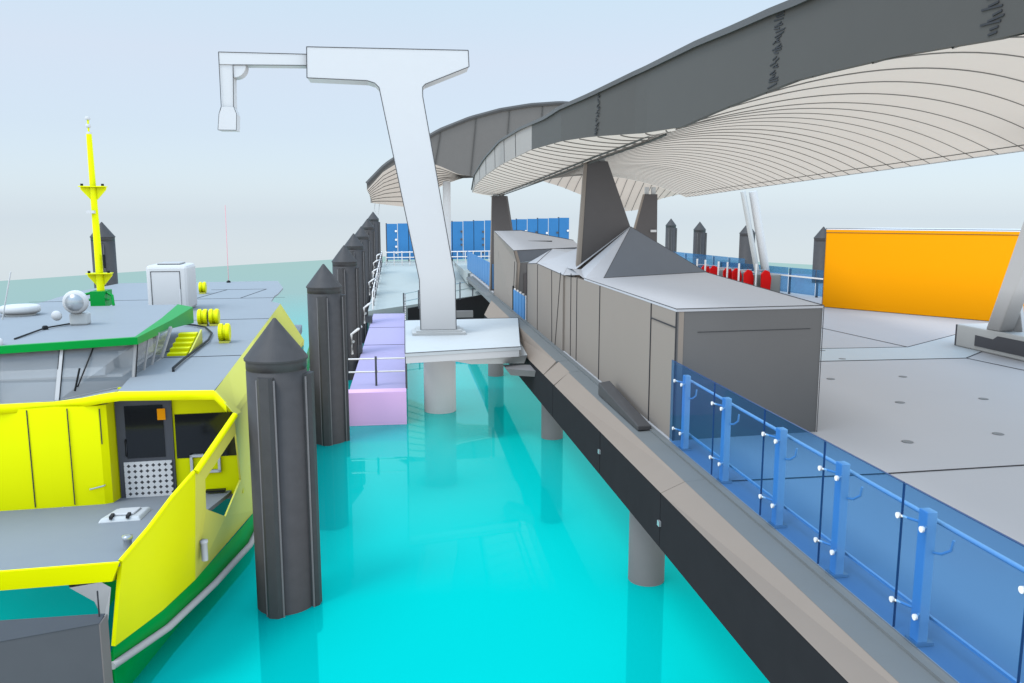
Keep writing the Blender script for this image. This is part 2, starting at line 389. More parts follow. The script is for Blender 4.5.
# far block
b3 = thing('service_building', 'far grey block with sloping pale roof carrying the small fin column', 'building', (5,33,DZ))
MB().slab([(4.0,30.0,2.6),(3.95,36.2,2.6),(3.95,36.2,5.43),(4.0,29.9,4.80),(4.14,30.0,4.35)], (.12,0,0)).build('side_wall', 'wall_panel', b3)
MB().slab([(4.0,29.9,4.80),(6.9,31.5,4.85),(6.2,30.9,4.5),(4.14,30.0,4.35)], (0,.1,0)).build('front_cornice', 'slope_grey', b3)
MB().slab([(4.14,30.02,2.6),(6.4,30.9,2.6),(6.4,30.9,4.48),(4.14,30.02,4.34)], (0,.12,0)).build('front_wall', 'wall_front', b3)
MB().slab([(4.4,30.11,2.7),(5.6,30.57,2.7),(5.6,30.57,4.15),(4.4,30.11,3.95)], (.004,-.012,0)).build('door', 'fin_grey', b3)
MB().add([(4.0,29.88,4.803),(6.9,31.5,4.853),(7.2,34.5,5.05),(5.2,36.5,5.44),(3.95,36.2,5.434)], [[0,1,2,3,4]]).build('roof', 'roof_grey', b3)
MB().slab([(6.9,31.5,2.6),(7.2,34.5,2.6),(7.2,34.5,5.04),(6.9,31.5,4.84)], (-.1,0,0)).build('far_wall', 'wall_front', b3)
MB().box(5.0,6.0,33,33.08,5.0,5.08).build('roof_rail', 'joint', b3)
vlines(b3, [((3.98,34.5,3.3),(3.97,34.5,4.6)),((3.99,30.1,2.6),(4.06,30.05,4.4))])
# blue gate between the blocks
gt = thing('panel_gate', 'dark blue slatted gate in the gap between two service blocks', 'gate', (4.0,28.3,DZ))
for k in range(4):
    MB().box(3.97,4.0,26.95+k*.72,27.60+k*.72,2.5,3.38).build('gate_panel', 'blue_panel', gt)
for k in range(5):
    MB().box(4.0,4.06,26.87+k*.72,26.95+k*.72,2.5,3.42).build('post', 'post_white', gt)
MB().box(3.96,4.02,29.9,30.0,2.5,3.5).build('end_post', 'black', gt)

# ------------------------------------------------------------------ canopies
FX = [(-8,3.5),(10,3.5),(12,3.5),(14,3.2),(15.7,3.02),(19.5,3.0),(30,3.0),(36,3.1),(40.5,3.35)]
FZ = [(-8,7.0),(4.4,7.03),(5.6,7.14),(7.05,7.22),(8.9,7.19),(10.2,7.14),(12,7.24),(14,7.38),(15.7,7.46),(19.5,7.60),(25.6,7.63),(32,7.52),(37.4,7.36),(40.5,7.24)]
TZ = [(-8,7.84),(6.9,7.90),(7.5,7.95),(8.5,8.0),(9.6,8.07),(12.1,8.16),(14,8.10),(17.4,8.12),(21,8.28),(25.6,8.38),(31,8.18),(36,7.9),(40.5,7.42)]
SX = [(-8,3.52),(10.5,3.53),(12,3.8),(14.4,4.2),(18.5,4.5),(40,4.5)]
SZ = [(-8,7.0),(4.4,7.03),(5.6,7.14),(7.05,7.22),(8.9,7.19),(10.2,7.14),(10.5,7.155),(12,7.25),(14.4,7.34),(18.5,7.40),(26,7.26),(38.5,7.07),(46,7.1)]
def far_edge(y): return 12.7 + .1067*(y-15.57)
def vault(t, s):
    xs, zs = lerp(SX, t), lerp(SZ, t)
    y = t + 5.0*s*min(1, max(.0, (50-t)/20))
    xe = far_edge(y); ze = 7.38 - .2*max(0, min(1, (t-10)/30))
    rise = lerp([(-8,.6),(12,.6),(43,1.15)], t)
    return (xs + (xe-xs)*s, y, zs + (ze-zs)*s + rise*4*s*(1-s))
can = thing('canopy', 'large wavy canopy with dark fascia and pale ribbed underside over the wharf', 'canopy', (6,15,7.1))
ts = [-8 + i*(51.5/100) for i in range(101)]
NS = 28
MB().grid([[vault(t, j/NS) for j in range(NS+1)] for t in ts]).build('soffit', 'soffit', can)
ys = [10.5 + i*.5 for i in range(61)]
def over(y, s):
    a = (lerp(FX,y)+.03, y, lerp(FZ,y)); b = (lerp(SX,y), y, lerp(SZ,y))
    return tuple(p + (q-p)*s - (0.03*4*s*(1-s) if i == 2 else 0) for i, (p, q) in enumerate(zip(a, b)))
MB().grid([[over(y, j/8) for j in range(9)] for y in ys]).build('overhang_soffit', 'soffit', can)
fd = MB(); fp = MB(); fr = MB()
for i in range(96):
    y0, y1 = -8 + i*.505, -8 + (i+1)*.505
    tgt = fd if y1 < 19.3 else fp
    x0_, x1_ = lerp(FX,y0), lerp(FX,y1)
    lo = [(x0_,y0,lerp(FZ,y0)-.0),(x0_+.06,y0,lerp(FZ,y0)),(x1_+.06,y1,lerp(FZ,y1)),(x1_,y1,lerp(FZ,y1)-.0)]
    hi = [(x0_,y0,lerp(TZ,y0)),(x0_+.06,y0,lerp(TZ,y0)),(x1_+.06,y1,lerp(TZ,y1)),(x1_,y1,lerp(TZ,y1))]
    tgt.hexa(lo, hi)
    fr.hexa([(x0_-.05,y0,lerp(TZ,y0)-.07),(x0_+.2,y0,lerp(TZ,y0)+.0),(x1_+.2,y1,lerp(TZ,y1)+.0),(x1_-.05,y1,lerp(TZ,y1)-.07)],
            [(x0_-.05,y0,lerp(TZ,y0)),(x0_+.2,y0,lerp(TZ,y0)+.04),(x1_+.2,y1,lerp(TZ,y1)+.04),(x1_-.05,y1,lerp(TZ,y1))])
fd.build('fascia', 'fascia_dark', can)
fp.build('far_fascia', 'fascia_pale', can, label='paler far end of the canopy fascia')  # paler colour stands in for the light where the fascia turns
fr.build('roof_edge', 'roof_edge', can)
# jagged dark joints in the fascia
jg = MB()
for yb in (4.6, 7.55, 13.7):
    jg = MB()
    z0, z1 = lerp(FZ,yb), lerp(TZ,yb); n = 26
    for k in range(n):
        z = z0 + .04 + (z1-z0-.1)*k/n
        a = yb + (k/n-.5)*-.10 + random.uniform(-.05,.05)*(.4+.6*math.sin(math.pi*k/n)); L = random.uniform(.03,.10)
        jg.bar((lerp(FX,a)-.004,a-L,z),(lerp(FX,a)-.004,a+L,z+random.uniform(-.02,.02)), .008, .012)
    jg.build('fascia_joint', 'joint', can)
for y in (22,24.5,27,30,33,36):
    jg = MB().bar((lerp(FX,y)-.004,y,lerp(FZ,y)+.02),(lerp(FX,y)-.004,y+.1,lerp(TZ,y)-.08), .01, .05)
    jg.build('fascia_joint', 'joint', can)
# seams over the underside
sm = MB()
t = -6.0
while t < 43.5:
    q = [vault(t, j/NS) for j in range(NS+1)]
    sm.tube([(x,y,z-.004) for x,y,z in q], .009 if t < 16 else .013, 4, cap=False)
    t += .92
for y in [10.9 + .95*k for k in range(31)]:
    sm.tube([(x,yy,z-.006) for x,yy,z in [over(y, j/8) for j in range(9)]], .012, 4, cap=False)
sm.build('soffit_seam', 'seam_grey', can)
sp = MB()
for dx in (-.12, .12):
    sp.tube([(lerp(SX,y)+dx, y, lerp(SZ,y)-.01) for y in [12.2+k for k in range(29)]], .022, 4)
sp.build('spine_joint', 'fascia_dark', can)
MB().grid([[(p[0],p[1],p[2]-.02) for p in [vault(t,1)]] + [(vault(t,1)[0]+.12,vault(t,1)[1],vault(t,1)[2]+.12)] for t in ts]).build('edge_trim', 'soffit', can)
sm2 = MB(); sm2.tube([tuple(Vector(vault(t,.965))-Vector((0,0,.006))) for t in ts], .010, 4, cap=False)
sm2.build('edge_seam', 'fascia_dark', can)
MB().grid([[(lerp(FX,min(t,40.5))+.1,t,lerp(TZ,min(t,40.5))+.02)] + [(vault(t,j/10)[0]+.0,vault(t,j/10)[1],vault(t,j/10)[2]+lerp([(0,.95),(1,.14)],j/10)) for j in range(1,11)] for t in ts]).build('roof', 'fascia_pale', can)

# far canopy
fc = thing('canopy', 'far upswept canopy with grey fascia behind the white crane post', 'canopy', (6,54,7))
FT = [(-2.24,8.1),(-1.1,9.25),(-.16,9.86),(1,10.65),(2.33,11.4),(4.2,12.15),(6.09,12.67),(8,13.0),(9.9,13.16),(11.5,13.1),(15,12.2),(19,9.9),(21,8.4)]
FB = [(-2.24,7.72),(-1.2,8.85),(-.2,9.45),(1,9.6),(2.3,9.21),(3.43,8.73),(6,8.3),(10,8.8),(13,9.2),(17,8.8),(21,7.9)]
BZ = [(-2.1,7.0),(.1,6.75),(1.5,7.3),(2.6,8.2),(4,8.7),(7,8.9),(9.5,8.6),(10.97,8.17),(13.06,7.37),(14.97,6.42),(16.58,6.56),(18.2,7.35),(21,8.0)]
xs_ = [-2.24 + i*(23.24/70) for i in range(71)]
fy = lambda x: 52 - .0*x
MB().grid([[(x,fy(x),lerp(FB,x)),(x,fy(x)-.02,lerp(FT,x))] for x in xs_]).build('fascia', 'fascia_mid', fc)
def fsof(x, s):
    zf, zb = lerp(FB,x), lerp(BZ,x)
    return (x + (.15 if x < -2 else 0)*s, fy(x)+.02 + 5*s, zf + (zb-zf)*s + .25*4*s*(1-s)*.3)
MB().grid([[fsof(x, j/8) for j in range(9)] for x in xs_]).build('soffit', 'soffit_far', fc)
ed = MB(); ed.tube([(x,fy(x)-.05,lerp(FT,x)) for x in xs_], .13, 6); ed.build('roof_edge', 'roof_edge', fc)
MB().grid([[(x,fy(x),lerp(FT,x)-.02),(x,57.2,max(lerp(FT,x)-2.2,lerp(BZ,x)+.3)),(x,57.1,lerp(BZ,x)+.02)] for x in xs_], smooth=False).build('roof', 'fascia_pale', fc)
s2 = MB()
for k in range(1, 9): s2.tube([(x,y,z-.02) for x,y,z in [fsof(x, k/9) for x in xs_ if x < 9]], .018, 4, cap=False)
for x in (0.2,2.0,4.2,6.3,8.4): s2.bar((x,51.96,lerp(FB,x)),(x+.4,51.94,lerp(FT,x+.4)), .05, .03)
for x in [9.2 + .6*k for k in range(19)]: s2.tube([(a,b,c-.02) for a,b,c in [fsof(x+.3*j/8, j/8) for j in range(9)]], .014, 4, cap=False)
s2.build('soffit_seam', 'fascia_dark', fc)
MB().tube([(-1.9,56,7.0),(-1.95,56,6.5),(-1.7,56,6.2),(-1.6,56,7)], .03, 6).build('drip_chain', 'white_grey', fc)
gC = 'slim white posts under the far canopy'
tag(MB().lathe([(.26,2.6),(.26,8.4)], (2.86,55,0), 20).build('canopy_post', 'white_paint'), 'slim white round post under the far canopy, right beside the white crane post', 'post', gC)
tag(MB().lathe([(.22,2.6),(.22,6.7)], (15.0,55.6,0), 20).build('canopy_post', 'white_paint'), 'slim white round post under the low dip of the far canopy', 'post', gC)

# raked struts
rs = thing('raked_strut', 'pair of thin white raked struts beyond the red gates', 'strut', (16.6,36,DZ), 0, 'white raked struts of the canopy')
MB().tube([(16.45,36,2.6),(15.38,36,7.2)], .12, 14).build('strut_bar', 'white_grey', rs)
MB().tube([(16.85,36,2.6),(15.86,36,7.2)], .19, 14).build('strut_bar', 'white_paint', rs)
MB().box(16.2,17.1,35.7,36.3,2.6,2.75).build('base_plate', 'steel', rs)
rn = thing('raked_strut', 'big white forked strut on a plinth with dark panel beside the orange box', 'strut', (14.9,18.5,DZ), 0, 'white raked struts of the canopy')
MB().box(14.65,18,14.8,19.85,2.604,3.2).build('plinth', 'white_grey', rn, bevel=.03)
MB().box(14.69,17,19.851,19.95,2.604,3.17).build('end_groove', 'door_frame', rn)
MB().slab([(14.64,19.1,2.72),(14.64,15,2.72),(14.64,15,3.08),(14.64,18.3,3.08),(14.64,18.45,2.98),(14.64,19.1,3.0)], (-.012,0,0)).build('dark_panel', 'door_frame', rn)
def leg(pts, w):
    m = MB()
    for p, q in zip(pts, pts[1:]): m.bar(p, q, w, w*1.1)
    return m
MB().hexa([(14.67,18.30,3.203),(15.05,18.30,3.203),(15.05,18.78,3.203),(14.67,18.78,3.203)], [(11.05,12.5,7.4),(11.4,12.5,7.4),(11.4,12.95,7.4),(11.05,12.95,7.4)]).build('leg', 'white_paint', rn, bevel=.02)
leg([(15.22,18.3,3.21),(14.6,17.85,4.36),(13.85,16.6,5.2)], .22).build('leg', 'white_paint', rn, bevel=.02)

# ------------------------------------------------------------------ orange box
ob = thing('container', 'long orange box container with thin pale roof on the wharf deck', 'container', (18,26.5,DZ))
A, Bv = Vector((15.95,29.38,0)), Vector((21.4,21.2,0)); n_ = Vector((5.45,-8.18,0)).normalized(); n_ = Vector((-n_.y*-1, n_.x*-1, 0)) if False else Vector((.832,.555,0))
c0, c1_, c2_, c3_ = A, Bv, Bv+n_*4.5, A+n_*4.5
MB().hexa([(p.x,p.y,2.62) for p in (c0,c1_,c2_,c3_)], [(p.x,p.y,5.46) for p in (c0,c1_,c2_,c3_)]).build('body', 'orange_paint', ob)
o_ = -n_*.02
MB().hexa([(p.x,p.y,5.462) for p in (c0+o_,c1_+o_,c2_,c3_)], [(p.x,p.y,5.56) for p in (c0+o_,c1_+o_,c2_,c3_)]).build('top_rail', 'orange_paint', ob)
MB().hexa([(p.x,p.y,5.562) for p in (c0,c1_,c2_,c3_)], [(p.x,p.y,5.60) for p in (c0+n_*.06,c1_+n_*.06,c2_,c3_)]).build('roof', 'white_paint', ob)
d_ = (Bv-A).normalized()

# ------------------------------------------------------------------ red gates and far fences
gR2 = 'grey ticket gates with red paddles'
for k, (x, y) in enumerate([(16.2,34.9),(15.55,35.3),(15.45,36.4),(15.25,37.0),(15.2,38.6),(15.15,39.6)]):
    lab = 'ticket gate with red paddle, ' + ['nearest in the row, by the white struts','second from the near end of the row','third from the near end of the row','fourth from the near end of the row','second from the far end of the row','farthest in the row'][k]
    g = thing('ticket_gate', lab, 'ticket gate', (x,y,DZ), 0, gR2)
    MB().box(x+.12,x+.75,y+.13,y+.5,2.6,3.45).build('cabinet', 'stand_grey', g, bevel=.03)
    pts = [(x-.22,y,2.72),(x+.2,y,2.72),(x+.24,y,3.3),(x+.14,y,3.6),(x-.06,y,3.68),(x-.24,y,3.5)]
    MB().slab(pts, (0,.12,0)).build('red_paddle', 'red_paint', g, bevel=.02)
    MB().tube([(x-.42,y+.2,2.6),(x-.42,y+.2,3.95)], .045, 8).build('post', 'post_white', g)
    MB().tube([(x-.42,y+.2,3.65),(x+.2,y+.25,3.65)], .03, 8).build('arm', 'steel', g)

def blue_run(name, label, cat, p, q, n, z0, h, glassm, th=.03, post='black', rail=None):
    p, q = Vector((*p,0)), Vector((*q,0)); d = (q-p)/n; u = d.normalized(); nn = Vector((-u.y,u.x,0))
    t = thing(name, label, cat, ((p+q)/2).to_tuple()[:2] + (z0,))
    for k in range(n):
        a, b = p + d*k + u*.04, p + d*(k+1) - u*.04
        MB().slab([(a.x,a.y,z0+.08),(b.x,b.y,z0+.08),(b.x,b.y,z0+h),(a.x,a.y,z0+h)], nn*th).build('panel', glassm, t)
    for k in range(n+1):
        a = p + d*k + nn*.1
        MB().box(a.x-.04,a.x+.04,a.y-.04,a.y+.04,z0,z0+h*.95).build('post', post, t)
    if rail:
        m = MB(); a, b = p - nn*.06, q - nn*.06
        for zf in rail: m.bar((a.x,a.y,z0+h*zf),(b.x,b.y,z0+h*zf), .06, .06)
        m.build('rail', 'post_white', t)
    return t
blue_run('glass_fence', 'pale blue glass fence with white rail directly beside the orange box', 'glass fence', (16.0,40.0), (17.9,31.2), 5, DZ, 1.2, 'fence_glass_far', post='door_frame', rail=(.7,))
blue_run('glass_fence', 'far blue glass fence behind the red ticket gates', 'glass fence', (16.2,57.5), (17.6,40.6), 9, DZ, 1.3, 'fence_glass_far', post='door_frame')
blue_run('barrier_fence', 'dark blue panel fence along the pontoon ramp beyond the far service block', 'barrier', (4.08,53.7), (4.1,38.0), 12, 2.6, 1.25, 'blue_panel', post='black')
tall = thing('barrier_screen', 'tall bright blue panel screen across the far end of the wharf', 'screen', (5.5,65,DZ))
n = 17
for k in range(n):
    a, b = -1.35 + k*(14.6/n), -1.35 + (k+1)*(14.6/n) - .05
    pnl = MB().box(a,b,65,65.06,2.75,5.55 + .5*k/n).build('panel', 'blue_panel', tall)
    if k % 2 == 0 or k > 9:
        c = MB()
        for z in (3.3, 3.8, 4.3, 4.9): c.lathe([(.09,-.06),(.09,0)], (b-.1,64.98,z+random.uniform(-.1,.1)), 8, 'y')
        c.build('fitting', random.choice(['post_white','door_frame']), pnl)
for k in range(0, n+1, 2):
    a = -1.38 + k*(14.6/n)
    MB().box(a-.05,a+.05,65.1,65.25,2.4,5.6 + .5*k/n).build('post', 'door_frame', tall)
# pale railing in front of the screen
wr = thing('railing', 'white tubular railing in front of the tall blue screen', 'railing', (1.5,63,DZ))
m = MB()
for z in (3.1, 3.5): m.tube([(-1.4,63,z-.1),(6.6,62,z)], .045, 6)
m.build('rail', 'post_white', wr)
for k in range(14):
    MB().tube([(-1.4+k*.6,63-k*.075,2.4),(-1.4+k*.6,63-k*.075,3.5)], .04, 6).build('post', 'post_white', wr)

# ------------------------------------------------------------------ pontoon ramp, lilac pontoon
MB().hexa([(-2.0,43.8,-.4),(5.0,49.5,-.4),(3.85,62,-.2),(3.85,64.5,-.2),(-1.9,64.5,-.2)], [(-2.0,43.8,1.08),(5.0,49.4,1.40),(3.85,62,2.36),(3.85,64.5,2.58),(-1.9,64.5,2.55)]).build('pontoon_ramp', 'ramp_grey', kind='structure')
MB().hexa([(3.87,50.5,1.9),(13.9,62.3,1.9),(13,66,2.2),(-1.6,66,2.2),(-1.6,64.6,2.2),(3.87,64.6,2.2)], [(3.87,50.5,2.59),(13.9,62.3,2.59),(13,66,2.59),(-1.6,66,2.59),(-1.6,64.6,2.59),(3.87,64.6,2.59)]).build('far_landing', 'ramp_grey', kind='structure')
tag(MB().slab([(.1,43.9,-.4),(5.3,49.1,-.4),(5.3,49.1,1.5),(.1,43.9,1.2)], (.05,-.25,0)).build('ramp_barrier', 'beam_black'), 'dark barrier face behind the white crane post closing the grey ramp', 'barrier')
tag(MB().box(1.9,3.6,43.4,43.7,.7,1.05).build('fender_beam', 'pile_grey'), 'small grey fender beam lying before the dark ramp barrier', 'fender')
pn = thing('pontoon', 'lilac floating pontoon with pink front end beside the piles', 'pontoon', (-.9,33,0))
MB().box(-1.70,-.04,24.0,43.6,-.5,.95).build('hull', 'lilac', pn)
MB().box(-1.78,-.03,23.46,23.98,-.5,.98).build('front_block', 'pink', pn, label='front block of the lilac pontoon, painted pink as its lighter lit side')
j = MB()
for y in (32.7, 38): j.box(-1.7,-.04,y-.03,y+.03,.952,.958)
j.build('deck_joint', 'joint', pn)
fr_ = MB()
for z in (1.38, 1.78): fr_.tube([(-1.75,24.6,z),(-.06,24.6,z)], .025, 8)
rl = fr_.build('front_rail', 'post_white', pn)
MB().box(-.96,-.90,24.56,24.64,.95,1.85).build('rail_post', 'door_frame', rl)
sr = thing('railing', 'dark and pale ladder-like side railing between the lilac pontoon and crane platform', 'railing', (-.02,33,.95))
m = MB()
for z in (1.5, 2.0): m.tube([(-.02,24.0,z),(-.02,43.4,z)], .022, 6)
m.build('rail', 'post_white', sr)
for k in range(28):
    y = 24.0 + k*.72
    MB().box(-.05,.01,y-.03,y+.03,.955,2.05).build('post', 'door_frame', sr)
xr = thing('railing', 'thin grey railing crossing the ramp behind the white crane post', 'railing', (2,44.6,1.2))
m = MB()
for z in (1.75, 2.15): m.tube([(-.1,43.0,z-.1),(4.0,47.3,z+.25)], .022, 6)
m.build('rail', 'steel', xr)
for k in range(6):
    MB().tube([(-.1+k*.8,43.0+k*.84,1.1+k*.07),(-.1+k*.8,43.0+k*.84,2.1+k*.07)], .04, 6).build('post', 'door_frame', xr)
gG = 'white pile guide brackets along the ramp'
for k, (x, y, z) in enumerate([(-1.75,30.8,1.0),(-1.72,39.8,1.0),(-1.85,49,1.5),(-1.85,53.5,1.8),(-1.9,58,2.15),(-1.9,62,2.4)]):
    g = thing('pile_guide', 'white pile guide bracket, ' + ['beside the third black pile, nearest of all','beside the fourth black pile','beside the fifth black pile on the ramp','between the fifth and sixth black piles','beside the sixth black pile','at the far end of the ramp before the screen'][k], 'bracket', (x,y,z), 0, gG)
    MB().tube([(x-.25,y-.55,z),(x-.25,y-.55,z+.75),(x-.05,y-.5,z+.9),(x+.05,y+.4,z+.9),(x-.2,y+.5,z+.75),(x-.2,y+.5,z)], .05, 8).build('hoop', 'post_white', g)
    MB().tube([(x-.2,y-.5,z+.45),(x-.2,y+.5,z+.45)], .045, 8).build('cross_bar', 'white_grey', g)
    MB().box(x-.3,x+.1,y-.2,y+.2,z-.02,z+.3).build('bracket_base', 'door_frame', g)
lr = thing('railing', 'pale cluttered railing along the left side of the grey ramp by the piles', 'railing', (-1.85,54,1.5))
m = MB()
for dz in (.45, .95): m.tube([(-1.75,44.2,1.1+dz),(-1.75,64.2,2.5+dz)], .035, 6)
m.build('rail', 'post_white', lr)
for k in range(17):
    MB().tube([(-1.75,44.2+k*1.25,1.1+k*.0875),(-1.75,44.2+k*1.25,2.1+k*.0875)], .04, 6).build('post', random.choice(['post_white','door_frame']), lr)

# ------------------------------------------------------------------ crane platform and crane
cp = thing('crane_platform', 'pale platform slab on a white pile carrying the white crane', 'platform', (1.5,24,2.4))
poly = [(-.04,20.6),(3.05,21.3),(3.12,22.0),(3.85,27.6),(-.04,27.4)]
MB().prism(poly, 2.50, 2.585).build('slab', 'platform_top', cp)
MB().prism([(-.02,20.62),(3.0,21.3),(3.06,22.0),(3.8,27.5),(-.02,27.3)], 2.32, 2.498).build('edge_band', 'white_paint', cp)
MB().hexa([(1.7,21.2,2.16),(3.2,21.75,2.05),(3.4,24,2.05),(1.7,24,2.16)], [(1.1,20.95,2.318),(3.25,21.5,2.318),(3.4,24,2.318),(1.1,24,2.318)]).build('haunch', 'white_grey', cp)
MB().hexa([(2.75,21.1,1.85),(3.55,20.3,1.93),(3.55,21.2,1.93),(2.75,21.7,1.85)], [(2.6,21.05,2.04),(3.5,20.2,2.10),(3.5,21.2,2.10),(2.6,21.7,2.04)]).build('bracket', 'pile_grey', cp)
MB().lathe([(.50,-4),(.50,2.32)], (1.02,25.1,0), 48).build('pile', 'white_paint', cp)
cr = thing('davit_crane', 'tall white T shaped davit crane with long jib over the ferry', 'crane', (.95,24.2,2.585))
yA, yB = 23.9, 24.75
def ext(pts, ya=yA, yb=yB): return MB().slab([(x,ya,z) for x,z in pts], (0,yb-ya,0))
MB().box(.18,1.75,23.72,24.95,2.587,2.66).build('base_plate', 'white_grey', cr)
MB().box(.30,1.63,23.80,24.85,2.661,2.72).build('base_collar', 'white_grey', cr)
ext([(.43,2.721),(1.48,2.721),(1.46,4.22),(.60,9.40),(.60,9.66),(.68,9.74),(1.92,10.24),(1.90,10.69),(-2.57,10.67),(-2.59,9.84),(-.95,9.80),(-.74,9.74),(-.62,9.62),(.41,4.22)]).build('post', 'white_paint', cr, bevel=.02)
ext([(-4.55,10.18),(-2.595,10.20),(-2.595,10.50),(-4.95,10.50),(-4.95,10.18)], 24.05, 24.55).build('jib', 'white_paint', cr)
ext([(-4.95,10.175),(-4.58,10.175),(-4.62,9.05),(-4.93,9.05)], 24.08, 24.52).build('drop_arm', 'white_paint', cr)
ext([(-4.93,9.045),(-4.62,9.045),(-4.55,8.85),(-4.58,8.42),(-5.07,8.42),(-5.02,8.85)], 24.04, 24.56).build('hook_head', 'white_paint', cr)
MB().slab([(-4.578,24.07,10.17)] + [(-4.578+.33*math.cos(rad(a)),24.07,10.17+.33*math.sin(rad(a))) for a in range(0,-91,-10)], (0,.46,0)).build('knee_gusset', 'white_paint', cr)

def edges(parent, loops, r=.011, name='edge_line'):
    for lp in loops:
        m = MB()
        for p, q in zip(lp, lp[1:]): m.tube([p, q], r, 4, cap=False)
        m.build(name, 'edge_grey', parent)
yF = yA - .004
edges(cr, [[(x,yF,z) for x,z in [(.43,2.73),(.41,4.22),(-.62,9.62),(-.74,9.74),(-.95,9.80),(-2.59,9.84),(-2.57,10.67),(1.90,10.69),(1.92,10.24),(.68,9.74),(.60,9.66),(.60,9.40),(1.46,4.22),(1.48,2.73)]],
           [(x,24.045,z) for x,z in [(-2.6,10.50),(-4.95,10.50),(-4.95,9.05),(-5.02,8.85),(-5.07,8.42),(-4.58,8.42),(-4.55,8.85),(-4.62,9.05),(-4.58,10.17),(-2.6,10.20)]]], .010)
edges(cp, [[(-.04,20.6,2.59),(3.05,21.3,2.59),(3.12,22.0,2.59),(3.85,27.6,2.59),(-.04,27.4,2.59),(-.04,20.6,2.59)]], .010)
edges(b1, [[(4.044,18.15,4.645),(4.044,11.735,4.645),(6.51,11.94,4.645),(7.56,19.8,4.645),(4.5,18.15,4.645)], [c1,ap,c2], [cl,c1,c2], [(6.512,11.938,2.6),(6.512,11.938,4.64)]], .007)
edges(b2, [[(3.996,26.6,2.6),(3.996,26.6,4.51),(3.996,24.6,4.63),(3.996,20.4,4.56)], [(4.0,24.6,4.64),(4.9,26.9,4.99)]], .009)
edges(b3, [[(3.945,36.2,2.6),(3.945,36.2,5.44),(3.995,29.88,4.81),(4.13,29.98,4.35),(4.13,29.98,2.6)], [(3.995,29.88,4.81),(6.9,31.5,4.86)], [(3.945,36.2,5.44),(5.2,36.5,5.45),(7.2,34.5,5.06)]], .011)
edges(ob, [[(A.x-.03,A.y-.02,5.61),(Bv.x-.03,Bv.y-.02,5.61)], [(A.x-.02,A.y,5.46),(Bv.x-.02,Bv.y,5.46)], [(A.x-.02,A.y-.01,2.62),(A.x-.02,A.y-.01,5.6)]], .010)

# ------------------------------------------------------------------ foreground pontoon corner
fg = thing('upright_barrier', 'dark grey upright panel at the lower left in front of the ferry bow', 'panel', (-5,8.15,1))
MB().hexa([(-9,6.25,-.6),(-3.095,8.052,-.6),(-3.11,8.25,-.6),(-9,8.15,-.6)], [(-9,6.25,1.995),(-3.095,8.052,1.995),(-3.11,8.25,1.995),(-9,8.15,1.995)]).build('panel', 'pontoon_dark', fg)
MB().hexa([(-9,6.25,1.997),(-3.09,8.05,1.997),(-3.105,8.26,1.997),(-9,8.16,1.997)], [(-9,6.25,2.006),(-3.09,8.05,2.006),(-3.105,8.26,2.006),(-9,8.16,2.006)]).build('top_strip', 'pontoon_top', fg)
MB().box(-3.094,-3.082,8.05,8.26,-.6,2.0).build('end_strip', 'pontoon_rim', fg)
MB().tube([(-3.14,8.2,2.006),(-3.14,8.2,2.28)], .008, 6).build('marker_rod', 'joint', fg)

# ------------------------------------------------------------------ ferry (local x across, y aft, bow towards the viewer)
fe = thing('ferry', 'yellow and green catamaran ferry with grey roof and tall yellow mast', 'ferry', (-3.55,9.75,0), rad(4))
def fb(m, name, mt, parent=None, **k): return m.build(name, mt, parent or fe, local=True, **k)
CX = -2.9
def mir(x): return 2*CX - x
LOW = [(0,-.03),(.83,.33),(2.14,.71),(4.13,1.12),(6,1.25),(15,1.45),(24,1.4),(26,1.2)]
HI = [(0,.12),(.45,.35),(.95,.55),(1.4,.75),(2.3,1.18),(4,1.24),(8,1.38),(15,1.54),(26,1.3)]
RAIL = [(-.03,-.07),(.83,.40),(2.08,.80),(3.53,1.16),(6,1.31),(15,1.51),(24,1.46),(26,1.25)]
WL = [(.1,-.16),(.62,-.04),(2.09,.25),(5.17,1.01),(8,1.15),(26,1.0)]
def xs(y, z):
    k = max(0, min(1, (z-.85)/1.65)); return lerp(LOW,y)*(1-k) + lerp(HI,y)*k
ST = [0,.25,.5,.83,1.2,1.6,2.1,2.7,3.5,4.2,5.2,6.5,8,11,15,20,24,26]
def flip(m):
    q = MB(); q.v = [(mir(x),y,z) for x,y,z in m.v]; q.f = [f[::-1] for f in m.f]; q.sm = m.sm[:]; return q
zsh = lambda y: lerp([(4,3.10),(15.2,2.33)], y)
